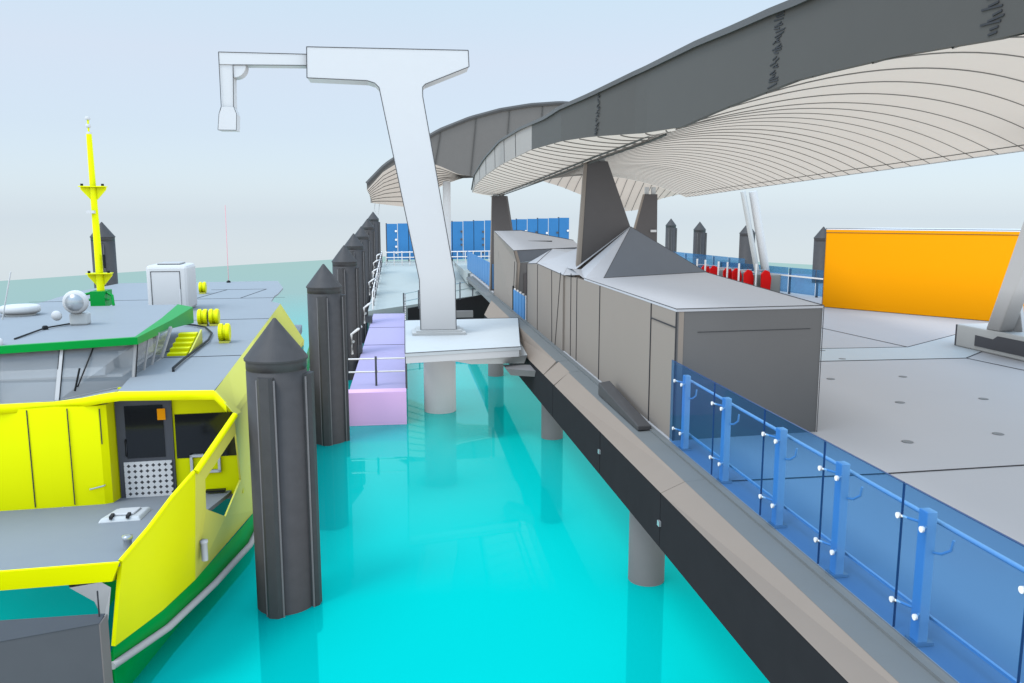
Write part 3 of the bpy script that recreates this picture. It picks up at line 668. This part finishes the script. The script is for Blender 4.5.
for side in (0, 1):
    h = MB(); rows = []
    for y in ST:
        xi = -.12 - min(1, y/2.5)*.85
        rows.append([(lerp(LOW,y)-.02,y,.86),(lerp(RAIL,y)-.03,y,.66),(lerp(WL,y)+.10,y,.30),(lerp(WL,y),y,0),(lerp(WL,y)-.12,y+.15,-.5),((lerp(WL,y)+xi)/2-.1,y+.25,-.9),(xi+.05,y+.1,0),(xi,y,.7)])
    h.grid(rows); h.add(rows[0], [list(range(8))])
    fb(flip(h) if side else h, 'hull', 'boat_green')
    r = MB(); r.tube([(lerp(RAIL,y),y,.62) for y in [-.03]+ST[1:]], .05, 8)
    fb(flip(r) if side else r, 'rub_rail', 'boat_grey')
    inn = MB(); rows = []
    for y in ST[:12]:
        xi = -.12 - min(1, y/2.5)*.85
        rows.append([(xi-.002,y+.02,.70),(xi-.01,y+.03,1.1),(xi-.10-.1*min(1,y),y,1.45),(xi-.35-.15*min(1,y),y-.02,1.66)])
    inn.grid(rows)
    fb(flip(inn) if side else inn, 'tunnel_side', 'white_grey')
    # stem plate joins inner side to the bulwark
    sp_ = MB().add([(-.125,.02,.95),(-.02,-.02,1.62),(-.12,-.025,1.70),(-.47,-.04,1.67),(-.22,-.0,1.45),(-.15,.03,1.2)], [list(range(6))])
    fb(flip(sp_) if side else sp_, 'stem_plate', 'boat_grey')
    # forward bulwark
    def btop(y): return lerp([(0,1.92),(.45,2.14),(.95,2.37),(1.4,2.55)], y)
    bw = MB(); yy = [0,.2,.45,.7,.95,1.2,1.4]
    ylow = lambda y: y*1.75/1.4
    o_r = []; i_r = []
    for y in yy:
        yl = ylow(y)
        o_r.append([(lerp(LOW,yl),yl,.855)] + [(lerp(LOW,yl)*(1-k)+lerp(HI,y)*k, yl*(1-k)+y*k, .855*(1-k)+btop(y)*k) for k in (.33,.66,1)])
        i_r.append([(x-.05,y2+.02,z) for x,y2,z in o_r[-1]])
    bw.grid(o_r); bw.grid(i_r)
    bw.grid([[a[-1],b[-1]] for a, b in zip(o_r, i_r)])
    bw.grid([o_r[0], i_r[0]], smooth=False)
    fb(flip(bw) if side else bw, 'bulwark', 'boat_yellow')
    cap = MB(); cap.tube([(lerp(HI,y)-.02,y,btop(y)+.01) for y in yy], .03, 8)
    fb(flip(cap) if side else cap, 'bulwark_cap', 'boat_yellow')
    # side panel with five cornered opening
    outer = [(1.4,2.55),(2.28,3.12),(4.5,3.10),(4.5,.86),(1.75,.856)]
    inner = [(1.62,2.38),(2.32,2.84),(3.2,1.85),(2.5,1.50),(1.75,1.9)]
    P3 = lambda p, d=0: (xs(p[0],p[1])-d, p[0], p[1])
    sd = MB()
    for k in range(5):
        a, b, c, d = outer[k], outer[(k+1)%5], inner[(k+1)%5], inner[k]
        sd.add([P3(a),P3(b),P3(c),P3(d)], [[0,1,2,3]]); sd.add([P3(a,.025),P3(b,.025),P3(c,.025),P3(d,.025)], [[3,2,1,0]])
        sd.add([P3(c),P3(d),P3(d,.025),P3(c,.025)], [[0,1,2,3]]); sd.add([P3(a),P3(b),P3(b,.025),P3(a,.025)], [[0,1,2,3]])
    fb(flip(sd) if side else sd, 'side_panel', 'boat_yellow_shaded')
    bar_ = MB().tube([(.76,1.4,2.56),(1.19,2.28,3.13)], .045, 8)
    fb(flip(bar_) if side else bar_, 'side_brace', 'boat_yellow')
    sw = MB().grid([[(xs(y,.86),y,.86),(xs(y,1.9),y,1.9),(lerp(HI,y),y,zsh(y))] for y in (4.5,5.2,6.5,8,11,15.2)])
    fb(flip(sw) if side else sw, 'side_wall', 'boat_yellow_shaded')
    sh = MB().grid([[(lerp(HI,max(y,3)),y,zsh(y)),(lerp(HI,max(y,3))-.04,y,zsh(y)+.07),(.885,y,3.455)] for y in (2.6,4,8,12,15.2)], smooth=False)
    sh.add([(1.19,2.28,3.12),(1.24,2.6,3.1),(.885,2.6,3.455),(.87,2.56,3.44)], [[0,1,2,3]])
    fb(flip(sh) if side else sh, 'roof_shoulder', 'boat_yellow_shaded')
    for y0, y1 in ((4.8,6.4),(6.6,9.2),(9.4,12),(12.2,14.8)):
        sg = MB().slab([(xs(y0,2)+.012,y0,2.05),(xs(y1,2)+.012,y1,2.05),(xs(y1,2.4)+.012,y1,zsh(y1)-.12),(xs(y0,2.4)+.012,y0,zsh(y0)-.12)], (-.02,0,0))
        fb(flip(sg) if side else sg, 'side_window', 'dark_glass')
# roof, deck, tunnel beam
front = [(CX,2.75),(-1.5,2.78),(-1.0,2.78),(-.5,2.74),(.87,2.55)]
half = [(x,y) for x,y in front] + [(.885,4),(.885,24),(.05,25.8)]
half = [(CX,4.1),(-.62,3.9),(-.52,2.74),(.87,2.55),(.885,4),(.885,15.3),(.55,16.0),(.5,17.8),(.55,18.6),(.55,21),(.1,24.5)]
rp = half + [(mir(x),y) for x,y in half[::-1]][:-1]
fb(MB().prism(rp, 3.40, 3.452), 'cabin_roof', 'boat_roof')
j = MB()
for y in (5.75, 11.5, 17.2): j.box(mir(.88),.88,y-.012,y+.012,3.454,3.459)
for p, q in [((-1.9,17.3),(-1.35,20.6)),((-1.9,20.6),(.0,20.6)),((.0,20.6),(-.5,17.3)),((-1.3,5.3),(-.3,6.9))]:
    j.bar((p[0],p[1],3.456),(q[0],q[1],3.456), .025, .008)
fb(j, 'roof_joint', 'joint')
tb = [(mir(.95),2.5,3.28)]
topz = lambda x: lerp([(-9,3.30),(-1.45,3.30),(-.95,3.37),(-.5,3.455),(2,3.465)], x if x > CX else mir(x))
bx = [CX, -2.2, -1.5, -1.1, -.8, -.585, -.5, -.3, 0, .5, .87, 1.05]
topz = lambda x: lerp([(-2.9,3.29),(-2.2,3.29),(-1.5,3.27),(-1.1,3.32),(-.8,3.39),(-.5,3.455),(.87,3.462)], x)
yb_ = lambda x: lerp([(-2.9,2.90),(-2.2,2.93),(-1.5,3.06),(-1.1,3.0),(-.8,2.88),(-.5,2.72),(.87,2.50),(1.05,2.42)], x)
def inner(x):
    if x <= -.58: return (lerp([(-2.9,2.99),(-2.2,3.02),(-1.5,3.22),(-.58,3.92)], x), lerp([(-2.9,3.265),(-1.5,3.245),(-.58,3.32)], x))
    return (yb_(x)+.08, topz(x)+.003)
rows_t = []; sill_ = []
for x in bx:
    zt = topz(x) if x < .9 else 3.28
    iy, iz = inner(x) if x < .9 else (2.6, 3.29)
    sill_.append([(x,iy,iz),(x,yb_(x)+.02,zt+.004)])
    rows_t.append([(x,yb_(x)+.02,zt+.004),(x,yb_(x),zt-.02),(x,yb_(x)+.01,zt-.14),(x,yb_(x)+.2,zt-.17)])
br = MB().grid(rows_t); bq = flip(br); br.add(bq.v, bq.f, True)
fb(br, 'brow_band', 'boat_yellow')
sl_ = MB().grid([r for r in sill_ if r[0][0] < -.56]); q = flip(sl_); sl_.add(q.v, q.f, True)
fb(sl_, 'window_sill', 'boat_roof')
# deck
dk = [(CX,0),(.09,0),(.26,.45),(.44,.95),(.56,1.4),(.66,1.8),(.75,2.3),(.9,3.2),(.98,4.2)]
dz_ = lambda y: 1.93 - .093*y
pts = dk + [(mir(x),y) for x,y in dk[::-1]][:-1]
fb(MB().hexa([(x,y,dz_(y)-.06) for x,y in pts], [(x,y,dz_(y)) for x,y in pts]), 'fore_deck', 'boat_deck')
fb(MB().box(mir(.93),.93,4.21,25.5,1.2,1.5), 'main_deck', 'boat_deck')
fb(MB().hexa([(mir(.0),-.03,1.70),(.0,-.03,1.70),(.02,.45,1.55),(mir(.02),.45,1.55)], [(mir(.1),-.05,1.935),(.1,-.05,1.935),(.1,-.002,1.935),(mir(.1),-.002,1.935)]), 'bow_beam', 'boat_yellow')
# cabin front: bowed slab, recess with door and window
slab_ = [(CX,2.98),(-1.6,2.98),(-.88,3.0),(-.78,3.06),(-.74,3.45)]
sp2 = slab_ + [(mir(x),y) for x,y in slab_[::-1]][:-1]
sb = MB().hexa([(x,y,1.60) for x,y in sp2], [(x,y,3.20) for x,y in sp2])
fb(sb, 'cabin_front', 'boat_yellow')
j = MB()
for x in (-1.30,-1.85,-2.45,-3.1): j.bar((x,2.972,1.68),(x,2.972,3.18), .014, .008)
j.bar((-.86,3.0,2.6),(-.86,3.0,3.15), .014, .008)
fb(j, 'panel_joint', 'joint')
hn = MB().tube([(-1.06,2.96,1.92),(-1.06,2.93,1.92),(-.86,2.95,1.96),(-.86,2.98,1.96)], .012, 6)
fb(hn, 'grab_handle', 'steel')
fb(MB().slab([(-.69,3.40,1.55),(1.10,3.40,1.55),(1.12,3.40,3.05),(.88,3.40,3.38),(-.69,3.40,3.38)], (0,.06,0)), 'recess_wall', 'boat_yellow')
dr = fb(MB().box(-.735,.09,3.34,3.40,1.57,3.24), 'door', 'door_frame')
fb(MB().box(-.60,-.04,3.325,3.339,2.26,3.10), 'door_glass', 'dark_glass', dr)
fb(MB().box(-.66,.05,3.315,3.338,1.60,2.20), 'door_grille', 'perforated_panel', dr)
fb(MB().tube([(-.61,3.32,2.3),(-.61,3.29,2.32),(-.61,3.29,2.55),(-.61,3.32,2.57)], .012, 6), 'door_handle', 'black', dr)
fb(MB().box(-.12,.0,3.318,3.324,2.86,3.04), 'door_notice', 'orange_paint', dr, label='small orange notice on the dark door glass')
fb(MB().slab([(.12,3.385,2.20),(1.06,3.385,2.20),(1.04,3.385,2.92),(.12,3.385,2.92)], (0,.012,0)), 'front_window', 'dark_glass')
lb = MB()
for a, b, z0, z1 in ((.32,.78,1.95,1.99),(.32,.78,2.22,2.26),(.32,.36,1.95,2.26),(.74,.78,1.95,2.26),(.53,.56,1.95,2.26)): lb.box(a,b,3.33,3.384,z0,z1)
fb(lb, 'equipment_rack', 'white_paint')
fb(MB().box(.55,.85,3.2,3.3,1.66,1.69), 'deck_cleat', 'black')
# hatch, bollard, cleat
hz = lambda y: dz_(y)
ht = fb(MB().hexa([(-.68,1.85,1.75),(-.10,1.85,1.75),(-.08,2.5,1.69),(-.60,2.5,1.69)], [(-.64,1.90,1.81),(-.14,1.90,1.81),(-.12,2.45,1.755),(-.57,2.45,1.755)]), 'deck_hatch', 'white_grey', bevel=.02)
fb(MB().hexa([(-.56,1.99,1.80),(-.22,1.99,1.80),(-.20,2.36,1.765),(-.51,2.36,1.765)], [(-.55,2.0,1.83),(-.23,2.0,1.83),(-.21,2.35,1.795),(-.50,2.35,1.795)]), 'hatch_lid', 'white_paint', ht, bevel=.012)
hg = MB()
for x in (-.5,-.28): hg.box(x-.02,x+.02,1.86,2.0,1.80,1.845)
fb(hg, 'hatch_hinge', 'joint', ht)
fb(MB().lathe([(.05,1.88),(.05,2.0),(.065,2.01),(.065,2.05),(.03,2.06)], (.06,.52,0), 14), 'bollard', 'steel')
fb(MB().lathe([(.045,1.15),(.045,1.40),(.055,1.41),(.055,1.45),(.0,1.46)], (lerp(LOW,2.0)+.08,1.72,0), 14), 'fender_roller', 'white_paint')
# wheelhouse
wb = [(CX,2.97,3.27),(-2.2,3.0,3.27),(-1.5,3.2,3.25),(-.58,3.9,3.33)]
wt = [(CX,3.33,3.99),(-2.25,3.42,3.99),(-1.52,3.66,3.99),(-.53,4.02,3.99)]
Lp = lambda a, b, k: tuple(p+(q-p)*k for p, q in zip(a, b))
for sgn in (0, 1):
    mm = (lambda p: p) if not sgn else (lambda p: (mir(p[0]),p[1],p[2]))
    panes = [(0,1.0,0,2),(0,1,2,3)]
    g1 = MB().add([mm(wb[0]),mm(wb[1]),mm(wb[2]),mm(wt[2]),mm(wt[1]),mm(wt[0])], [[0,1,4,5],[1,2,3,4]])
    fb(g1, 'windscreen', 'cabin_glass')
    fb(MB().add([mm(wb[2]),mm(wb[3]),mm(wt[3]),mm(wt[2])], [[0,1,2,3]]), 'windscreen', 'cabin_glass')
    fb(MB().add([mm((-.58,3.9,3.46)),mm((-.52,5.7,3.46)),mm((-.42,6.2,3.96)),mm(wt[3])], [[0,1,2,3]]), 'side_screen', 'cabin_glass')
    fm = MB()
    for a, b, r in ((wb[2],wt[2],.035),(wb[3],wt[3],.03)): fm.bar(mm(a), mm(b), r*1.6, r*1.6)
    for a, b in zip(wb, wb[1:]): fm.bar(mm(a), mm(b), .035, .035)
    for k in (.33,.62): fm.bar(mm(Lp(wb[3],(-.52,5.7,3.46),k)), mm(Lp(wt[3],(-.42,6.2,3.96),k)), .03, .03)
    fm.bar(mm(wb[3]), mm((-.52,5.7,3.46)), .03, .03); fm.bar(mm((-.52,5.7,3.46)), mm((-.42,6.2,3.96)), .05, .05)
    fb(fm, 'screen_frame', 'boat_grey')
    rs_ = MB()
    for k in (.035, -.03):
        p, q = Lp(wb[2],wb[3],k) if k > 0 else Lp(wb[2],wb[1],-k), Lp(wt[2],wt[3],k) if k > 0 else Lp(wt[2],wt[1],-k)
        rs_ = MB().bar(mm((p[0],p[1]-.02,p[2])), mm((q[0],q[1]-.02,q[2])), .012, .012); fb(rs_, 'window_seal', 'black')
    fb(MB().bar(mm((wb[3][0]+.03,wb[3][1],wb[3][2])), mm((wt[3][0]+.03,wt[3][1],wt[3][2])), .014, .014), 'window_seal', 'black')
    wp = MB()
    a, b = mm(Lp(wt[2],wt[3],.42)), mm(Lp(wb[2],wb[3],.28))
    wp.tube([(a[0],a[1]-.04,a[2]-.03),(b[0],b[1]-.05,b[2]+.16)], .012, 6); wp.tube([(b[0]+.05,b[1]-.05,b[2]+.45),(b[0]-.04,b[1]-.06,b[2]+.10)], .016, 6)
    fb(wp, 'wiper', 'black')
wp = MB(); wp.tube([(-2.33,3.36,3.95),(-2.25,3.0,3.40)], .011, 6); wp.tube([(-2.36,3.14,3.75),(-2.24,2.96,3.36)], .015, 6)
fb(wp, 'wiper', 'black')
# wheelhouse roof and green eaves
fr2 = [(CX,3.28),(-2.27,3.34),(-1.52,3.58),(-.50,3.93),(-.62,6.5),(-.82,9.1)]
rp2 = fr2 + [(mir(x),y) for x,y in fr2[::-1]][:-1]
fb(MB().prism(rp2, 4.05, 4.10), 'wheelhouse_roof', 'boat_roof')
gb = MB()
lowz = [3.985,3.985,3.985,3.985,3.90,3.68]; out = [.03,.03,.03,.03,.16,.30]
rows = []
for (x,y), lz, ou in zip(fr2, lowz, out):
    fx = x + (ou if y > 3.9 else 0); fy_ = y - (.03 if y < 3.95 else 0)
    rows.append([(x-.02,y+.03,4.104),(fx if y>3.9 else x,fy_,4.10 if y<4 else 4.09-.2*(ou-.03)),(fx,fy_,lz),(x-.03,y+.04,lz)])
gb.grid(rows, smooth=False); q = flip(gb); gb.add(q.v, q.f)
fb(gb, 'green_eaves', 'boat_green')
fb(MB().box(mir(-.95),-.95,7.2,7.3,3.455,4.045), 'rear_bulkhead', 'interior')
# wheelhouse inside
fb(MB().box(mir(-.75),-.75,3.95,7.1,3.455,3.50), 'cabin_floor', 'interior')
cn = fb(MB().hexa([(mir(-1.0),3.7,3.5),(-1.0,3.9,3.5),(-1.0,4.5,3.5),(mir(-1.0),4.5,3.5)], [(mir(-1.0),3.75,3.62),(-1.0,4.0,3.62),(-1.0,4.4,3.70),(mir(-1.0),4.4,3.70)]), 'console', 'interior')
fb(MB().box(-2.1,-1.85,4.2,4.3,3.72,3.90), 'console_screen', 'interior_dark', cn)
fb(MB().box(-2.8,-2.45,4.2,4.3,3.72,3.88), 'console_screen', 'interior_dark', cn)
fb(MB().box(-1.75,-1.45,4.15,4.25,3.72,3.88), 'console_screen', 'interior_dark', cn)
fb(MB().lathe([(.0,3.70),(.12,3.72),(.12,3.76),(.0,3.8)], (-2.25,4.05,0), 16), 'steering_wheel', 'interior_dark', cn)
fb(MB().box(-.95,-.80,4.6,6.4,3.5,3.78), 'side_locker', 'interior')
fb(MB().box(mir(-.9),-.9,7.15,7.19,3.62,3.98), 'rear_window', 'interior_dark')
for x in (-1.2, -2.35):
    s_ = fb(MB().hexa([(x-.25,4.7,3.5),(x+.25,4.7,3.5),(x+.25,5.2,3.5),(x-.25,5.2,3.5)], [(x-.22,4.75,3.72),(x+.22,4.75,3.72),(x+.22,5.2,3.72),(x-.22,5.2,3.72)]), 'helm_seat', 'interior', bevel=.04)
    fb(MB().hexa([(x-.22,5.1,3.72),(x+.22,5.1,3.72),(x+.22,5.25,3.72),(x-.22,5.25,3.72)], [(x-.17,5.2,4.02),(x+.17,5.2,4.02),(x+.17,5.32,4.02),(x-.17,5.32,4.02)]), 'seat_back', 'interior', s_, bevel=.04)
# steps beside the wheelhouse
st_ = MB()
for k in range(5): st_.box(-.46,-.12,5.9+k*.28,6.14+k*.28,3.455,3.50+k*.055)
sp3 = fb(st_, 'roof_steps', 'boat_yellow')
fb(MB().slab([(-.10,5.9,3.456),(-.10,7.4,3.456),(-.10,7.4,3.75)], (.03,0,0)), 'step_cheek', 'boat_yellow_shaded', sp3)
fb(MB().tube([(-.03,4.26,3.46),(-.05,4.35,3.50),(-.05,5.15,3.5),(.01,7.6,3.5),(-.08,8.66,3.5),(-.39,9.74,3.5),(-.71,10.17,3.5),(-.97,10.4,3.5)], .022, 8), 'hose_rail', 'black')
# AC unit
ac = fb(MB().hexa([(-2.50,13.7,3.455),(-1.42,13.7,3.455),(-1.42,15.0,3.455),(-2.50,15.0,3.455)], [(-2.50,13.7,4.72),(-1.42,13.7,4.72),(-1.42,15.0,4.72),(-2.50,15.0,4.72)]), 'cooling_unit', 'white_paint', bevel=.09)
pf = MB()
for a, b, c, d in ((-2.38,-1.62,3.62,3.635),(-2.38,-1.62,4.545,4.56),(-2.38,-2.365,3.62,4.56),(-1.635,-1.62,3.62,4.56)): pf.box(a,b,13.69,13.70,c,d)
fb(pf, 'panel_outline', 'joint', ac)
fb(MB().box(-2.25,-1.65,13.95,14.75,4.722,4.77), 'fan_grille', 'boat_grey', ac, bevel=.02)
fb(MB().tube([(-1.55,13.2,3.46),(-1.55,13.2,4.1)], .02, 6), 'roof_vent_pipe', 'white_paint')
# yellow drums on the roof
for x, y in ((-.54,10.4),(-.28,10.4),(.35,7.5),(-1.96,19.2)):
    d = fb(MB().lathe([(.05,-.11),(.17,-.11),(.19,-.09),(.19,-.03),(.16,-.02),(.16,.02),(.19,.03),(.19,.09),(.17,.11),(.05,.11)], (x,y,3.66), 24, 'x', smooth=False), 'roof_float', 'boat_yellow')
    fb(MB().box(x-.10,x+.10,y-.14,y+.14,3.454,3.50), 'float_cradle', 'boat_yellow_shaded', d)
fb(MB().tube([(-1.76,24,3.46),(-1.74,24,6.5)], .014, 6), 'whip_antenna', 'pink_thin')
fb(MB().lathe([(.08,3.455),(.08,3.5),(.03,3.54)], (-1.76,24,0), 12), 'antenna_base', 'black')
# radar, searchlight
fb(MB().lathe([(.30,4.14),(.34,4.16),(.36,4.20),(.35,4.28),(.30,4.30),(.0,4.31)], (-3.48,7.6,0), 36), 'radar_dome', 'white_paint')
fb(MB().lathe([(.27,4.10),(.27,4.14)], (-3.48,7.6,0), 30), 'radar_foot', 'white_grey')
sl = fb(MB().box(-2.02,-1.72,5.7,5.95,4.10,4.32), 'searchlight_base', 'white_grey', bevel=.03)
fb(MB().lathe([(.08,-.0),(.19,.0),(.21,.05),(.21,.12),(.15,.2),(.05,.26)], (-1.88,5.60,4.52), 28, 'y'), 'searchlight_lamp', 'white_paint', sl)
fb(MB().lathe([(.0,-.012),(.15,-.012),(.15,-.002)], (-1.88,5.60,4.52), 28, 'y'), 'searchlight_lens', 'steel', sl)
fb(MB().lathe([(.0,-.0),(.08,.0),(.09,.03),(.03,.12)], (-2.16,5.5,4.30), 18, 'y'), 'horn', 'white_paint', sl)
fb(MB().tube([(-2.3,4.0,4.115),(-2.25,5.2,4.13),(-2.0,6.0,4.115)], .014, 6), 'roof_cable', 'black')
fb(MB().lathe([(.05,4.10),(.05,4.15),(.03,4.17)], (-2.25,5.2,0), 10), 'cable_gland', 'black')
fb(MB().lathe([(.05,4.10),(.05,4.18),(.02,4.2)], (-2.33,3.5,0), 12), 'bow_lamp', 'white_paint')
fb(MB().tube([(-3.55,6.9,4.1),(-3.33,6.9,5.0)], .012, 6), 'whip_antenna', 'white_paint')
# mast
ms = fb(MB().tube([(-2.53,9.6,4.1),(-2.53,9.6,7.80)], .085, 16, r2=.055), 'mast', 'boat_yellow')
fb(MB().tube([(-2.53,9.6,7.8),(-2.53,9.6,8.15)], .02, 8), 'mast_top', 'boat_yellow', ms)
for z in (7.78,7.94,8.10): fb(MB().lathe([(.045,z),(.06,z+.03),(.045,z+.07)], (-2.53,9.6,0), 12), 'mast_lamp', 'white_paint', ms)
for z, wdt in ((6.62,.26),(4.72,.25)):
    sp4 = MB().slab([(-2.53-wdt,9.6,z+.05),(-2.53+wdt,9.6,z+.05),(-2.53+wdt,9.6,z),(-2.46,9.6,z-.22),(-2.60,9.6,z-.22),(-2.53-wdt,9.6,z)], (0,.05,0))
    sp4.box(-2.53-wdt,-2.53+wdt,9.45,9.75,z+.05,z+.07)
    y_ = fb(sp4, 'spreader', 'boat_yellow', ms)
    lm = MB()
    for dx in (-wdt+.05, wdt-.05): lm.lathe([(.03,z+.07),(.03,z+.12)], (-2.53+dx,9.55,0), 10)
    fb(lm, 'spreader_lamp', 'black', ms)
fb(MB().box(-2.66,-2.50,9.42,9.56,6.1,6.16), 'mast_bracket', 'white_paint', ms)
fb(MB().tube([(-2.40,9.55,4.9),(-2.40,9.55,5.2)], .03, 8), 'mast_sensor', 'black', ms)
gm = MB().box(-2.68,-2.38,9.3,9.9,4.05,4.40); gm.tube([(-2.60,9.5,4.38),(-2.95,9.4,4.30),(-3.0,9.35,4.08)], .03, 8); gm.tube([(-2.42,9.5,4.38),(-2.25,9.4,4.3),(-2.22,9.35,4.08)], .03, 8); gm.tube([(-3.0,9.35,4.22),(-2.3,9.35,4.22)], .025, 8)
fb(gm, 'mast_step', 'boat_green', ms)

# ------------------------------------------------------------------ light
world = bpy.data.worlds.new('World'); SC.world = world; world.use_nodes = True
nt = world.node_tree; nt.nodes.clear()
out = nt.nodes.new('ShaderNodeOutputWorld')
sky = nt.nodes.new('ShaderNodeTexSky'); sky.sky_type = 'NISHITA'; sky.sun_disc = False
SUN_EL, SUN_AZ = 58, -125          # azimuth measured from +Y towards +X (degrees)
sky.sun_elevation = rad(SUN_EL); sky.sun_rotation = rad(SUN_AZ)
b1_ = nt.nodes.new('ShaderNodeBackground'); b1_.inputs['Strength'].default_value = .05
nt.links.new(sky.outputs[0], b1_.inputs['Color'])
tc = nt.nodes.new('ShaderNodeTexCoord'); sep = nt.nodes.new('ShaderNodeSeparateXYZ')
nt.links.new(tc.outputs['Generated'], sep.inputs[0])
mr = nt.nodes.new('ShaderNodeMapRange'); mr.inputs[1].default_value = -.3; mr.inputs[2].default_value = .7
nt.links.new(sep.outputs['Z'], mr.inputs[0])
cr_ = nt.nodes.new('ShaderNodeValToRGB'); nt.links.new(mr.outputs[0], cr_.inputs[0])
e = cr_.color_ramp.elements
e[0].position = 0.0; e[0].color = (.72,.79,.82,1)
e[1].position = 1.0; e[1].color = (.30,.58,.88,1)
for p, c in ((.26,(.665,.755,.82,1)),(.32,(.545,.655,.775,1)),(.40,(.555,.635,.74,1)),(.48,(.62,.67,.745,1)),(.56,(.59,.72,.79,1)),(.70,(.34,.66,.9,1))):
    k = cr_.color_ramp.elements.new(p); k.color = c
b2_ = nt.nodes.new('ShaderNodeBackground'); b2_.inputs['Strength'].default_value = .88
nt.links.new(cr_.outputs[0], b2_.inputs['Color'])
ad = nt.nodes.new('ShaderNodeAddShader'); nt.links.new(b1_.outputs[0], ad.inputs[0]); nt.links.new(b2_.outputs[0], ad.inputs[1])
nt.links.new(ad.outputs[0], out.inputs['Surface'])
sd_ = bpy.data.lights.new('sun', 'SUN'); sd_.energy = 1.2; sd_.angle = rad(18); sd_.color = (1,.97,.92)
so = bpy.data.objects.new('sun', sd_); COL.objects.link(so)
dirv = Vector((math.sin(rad(SUN_AZ))*math.cos(rad(SUN_EL)), math.cos(rad(SUN_AZ))*math.cos(rad(SUN_EL)), math.sin(rad(SUN_EL))))
so.rotation_euler = dirv.to_track_quat('Z', 'Y').to_euler(); so.location = (0,0,30)

# ------------------------------------------------------------------ camera
cd = bpy.data.cameras.new('camera'); cd.sensor_width = 36; cd.lens = 812/1024*36; cd.clip_start = .1; cd.clip_end = 2000
co = bpy.data.objects.new('camera', cd); COL.objects.link(co); co.location = (0,0,6)
co.rotation_euler = (rad(90-8.65), 0, rad(-7.5)); SC.camera = co
SC.view_settings.view_transform = 'Standard'; SC.view_settings.look = 'None'; SC.view_settings.exposure = 0; SC.view_settings.gamma = 1
SC.cycles.diffuse_bounces = 0
SC.cycles.use_fast_gi = True; SC.cycles.fast_gi_method = 'ADD'; SC.cycles.ao_bounces_render = 1
world.light_settings.ao_factor = .72; world.light_settings.distance = 1.8
SC.cycles.max_bounces = 8; SC.cycles.transparent_max_bounces = 24
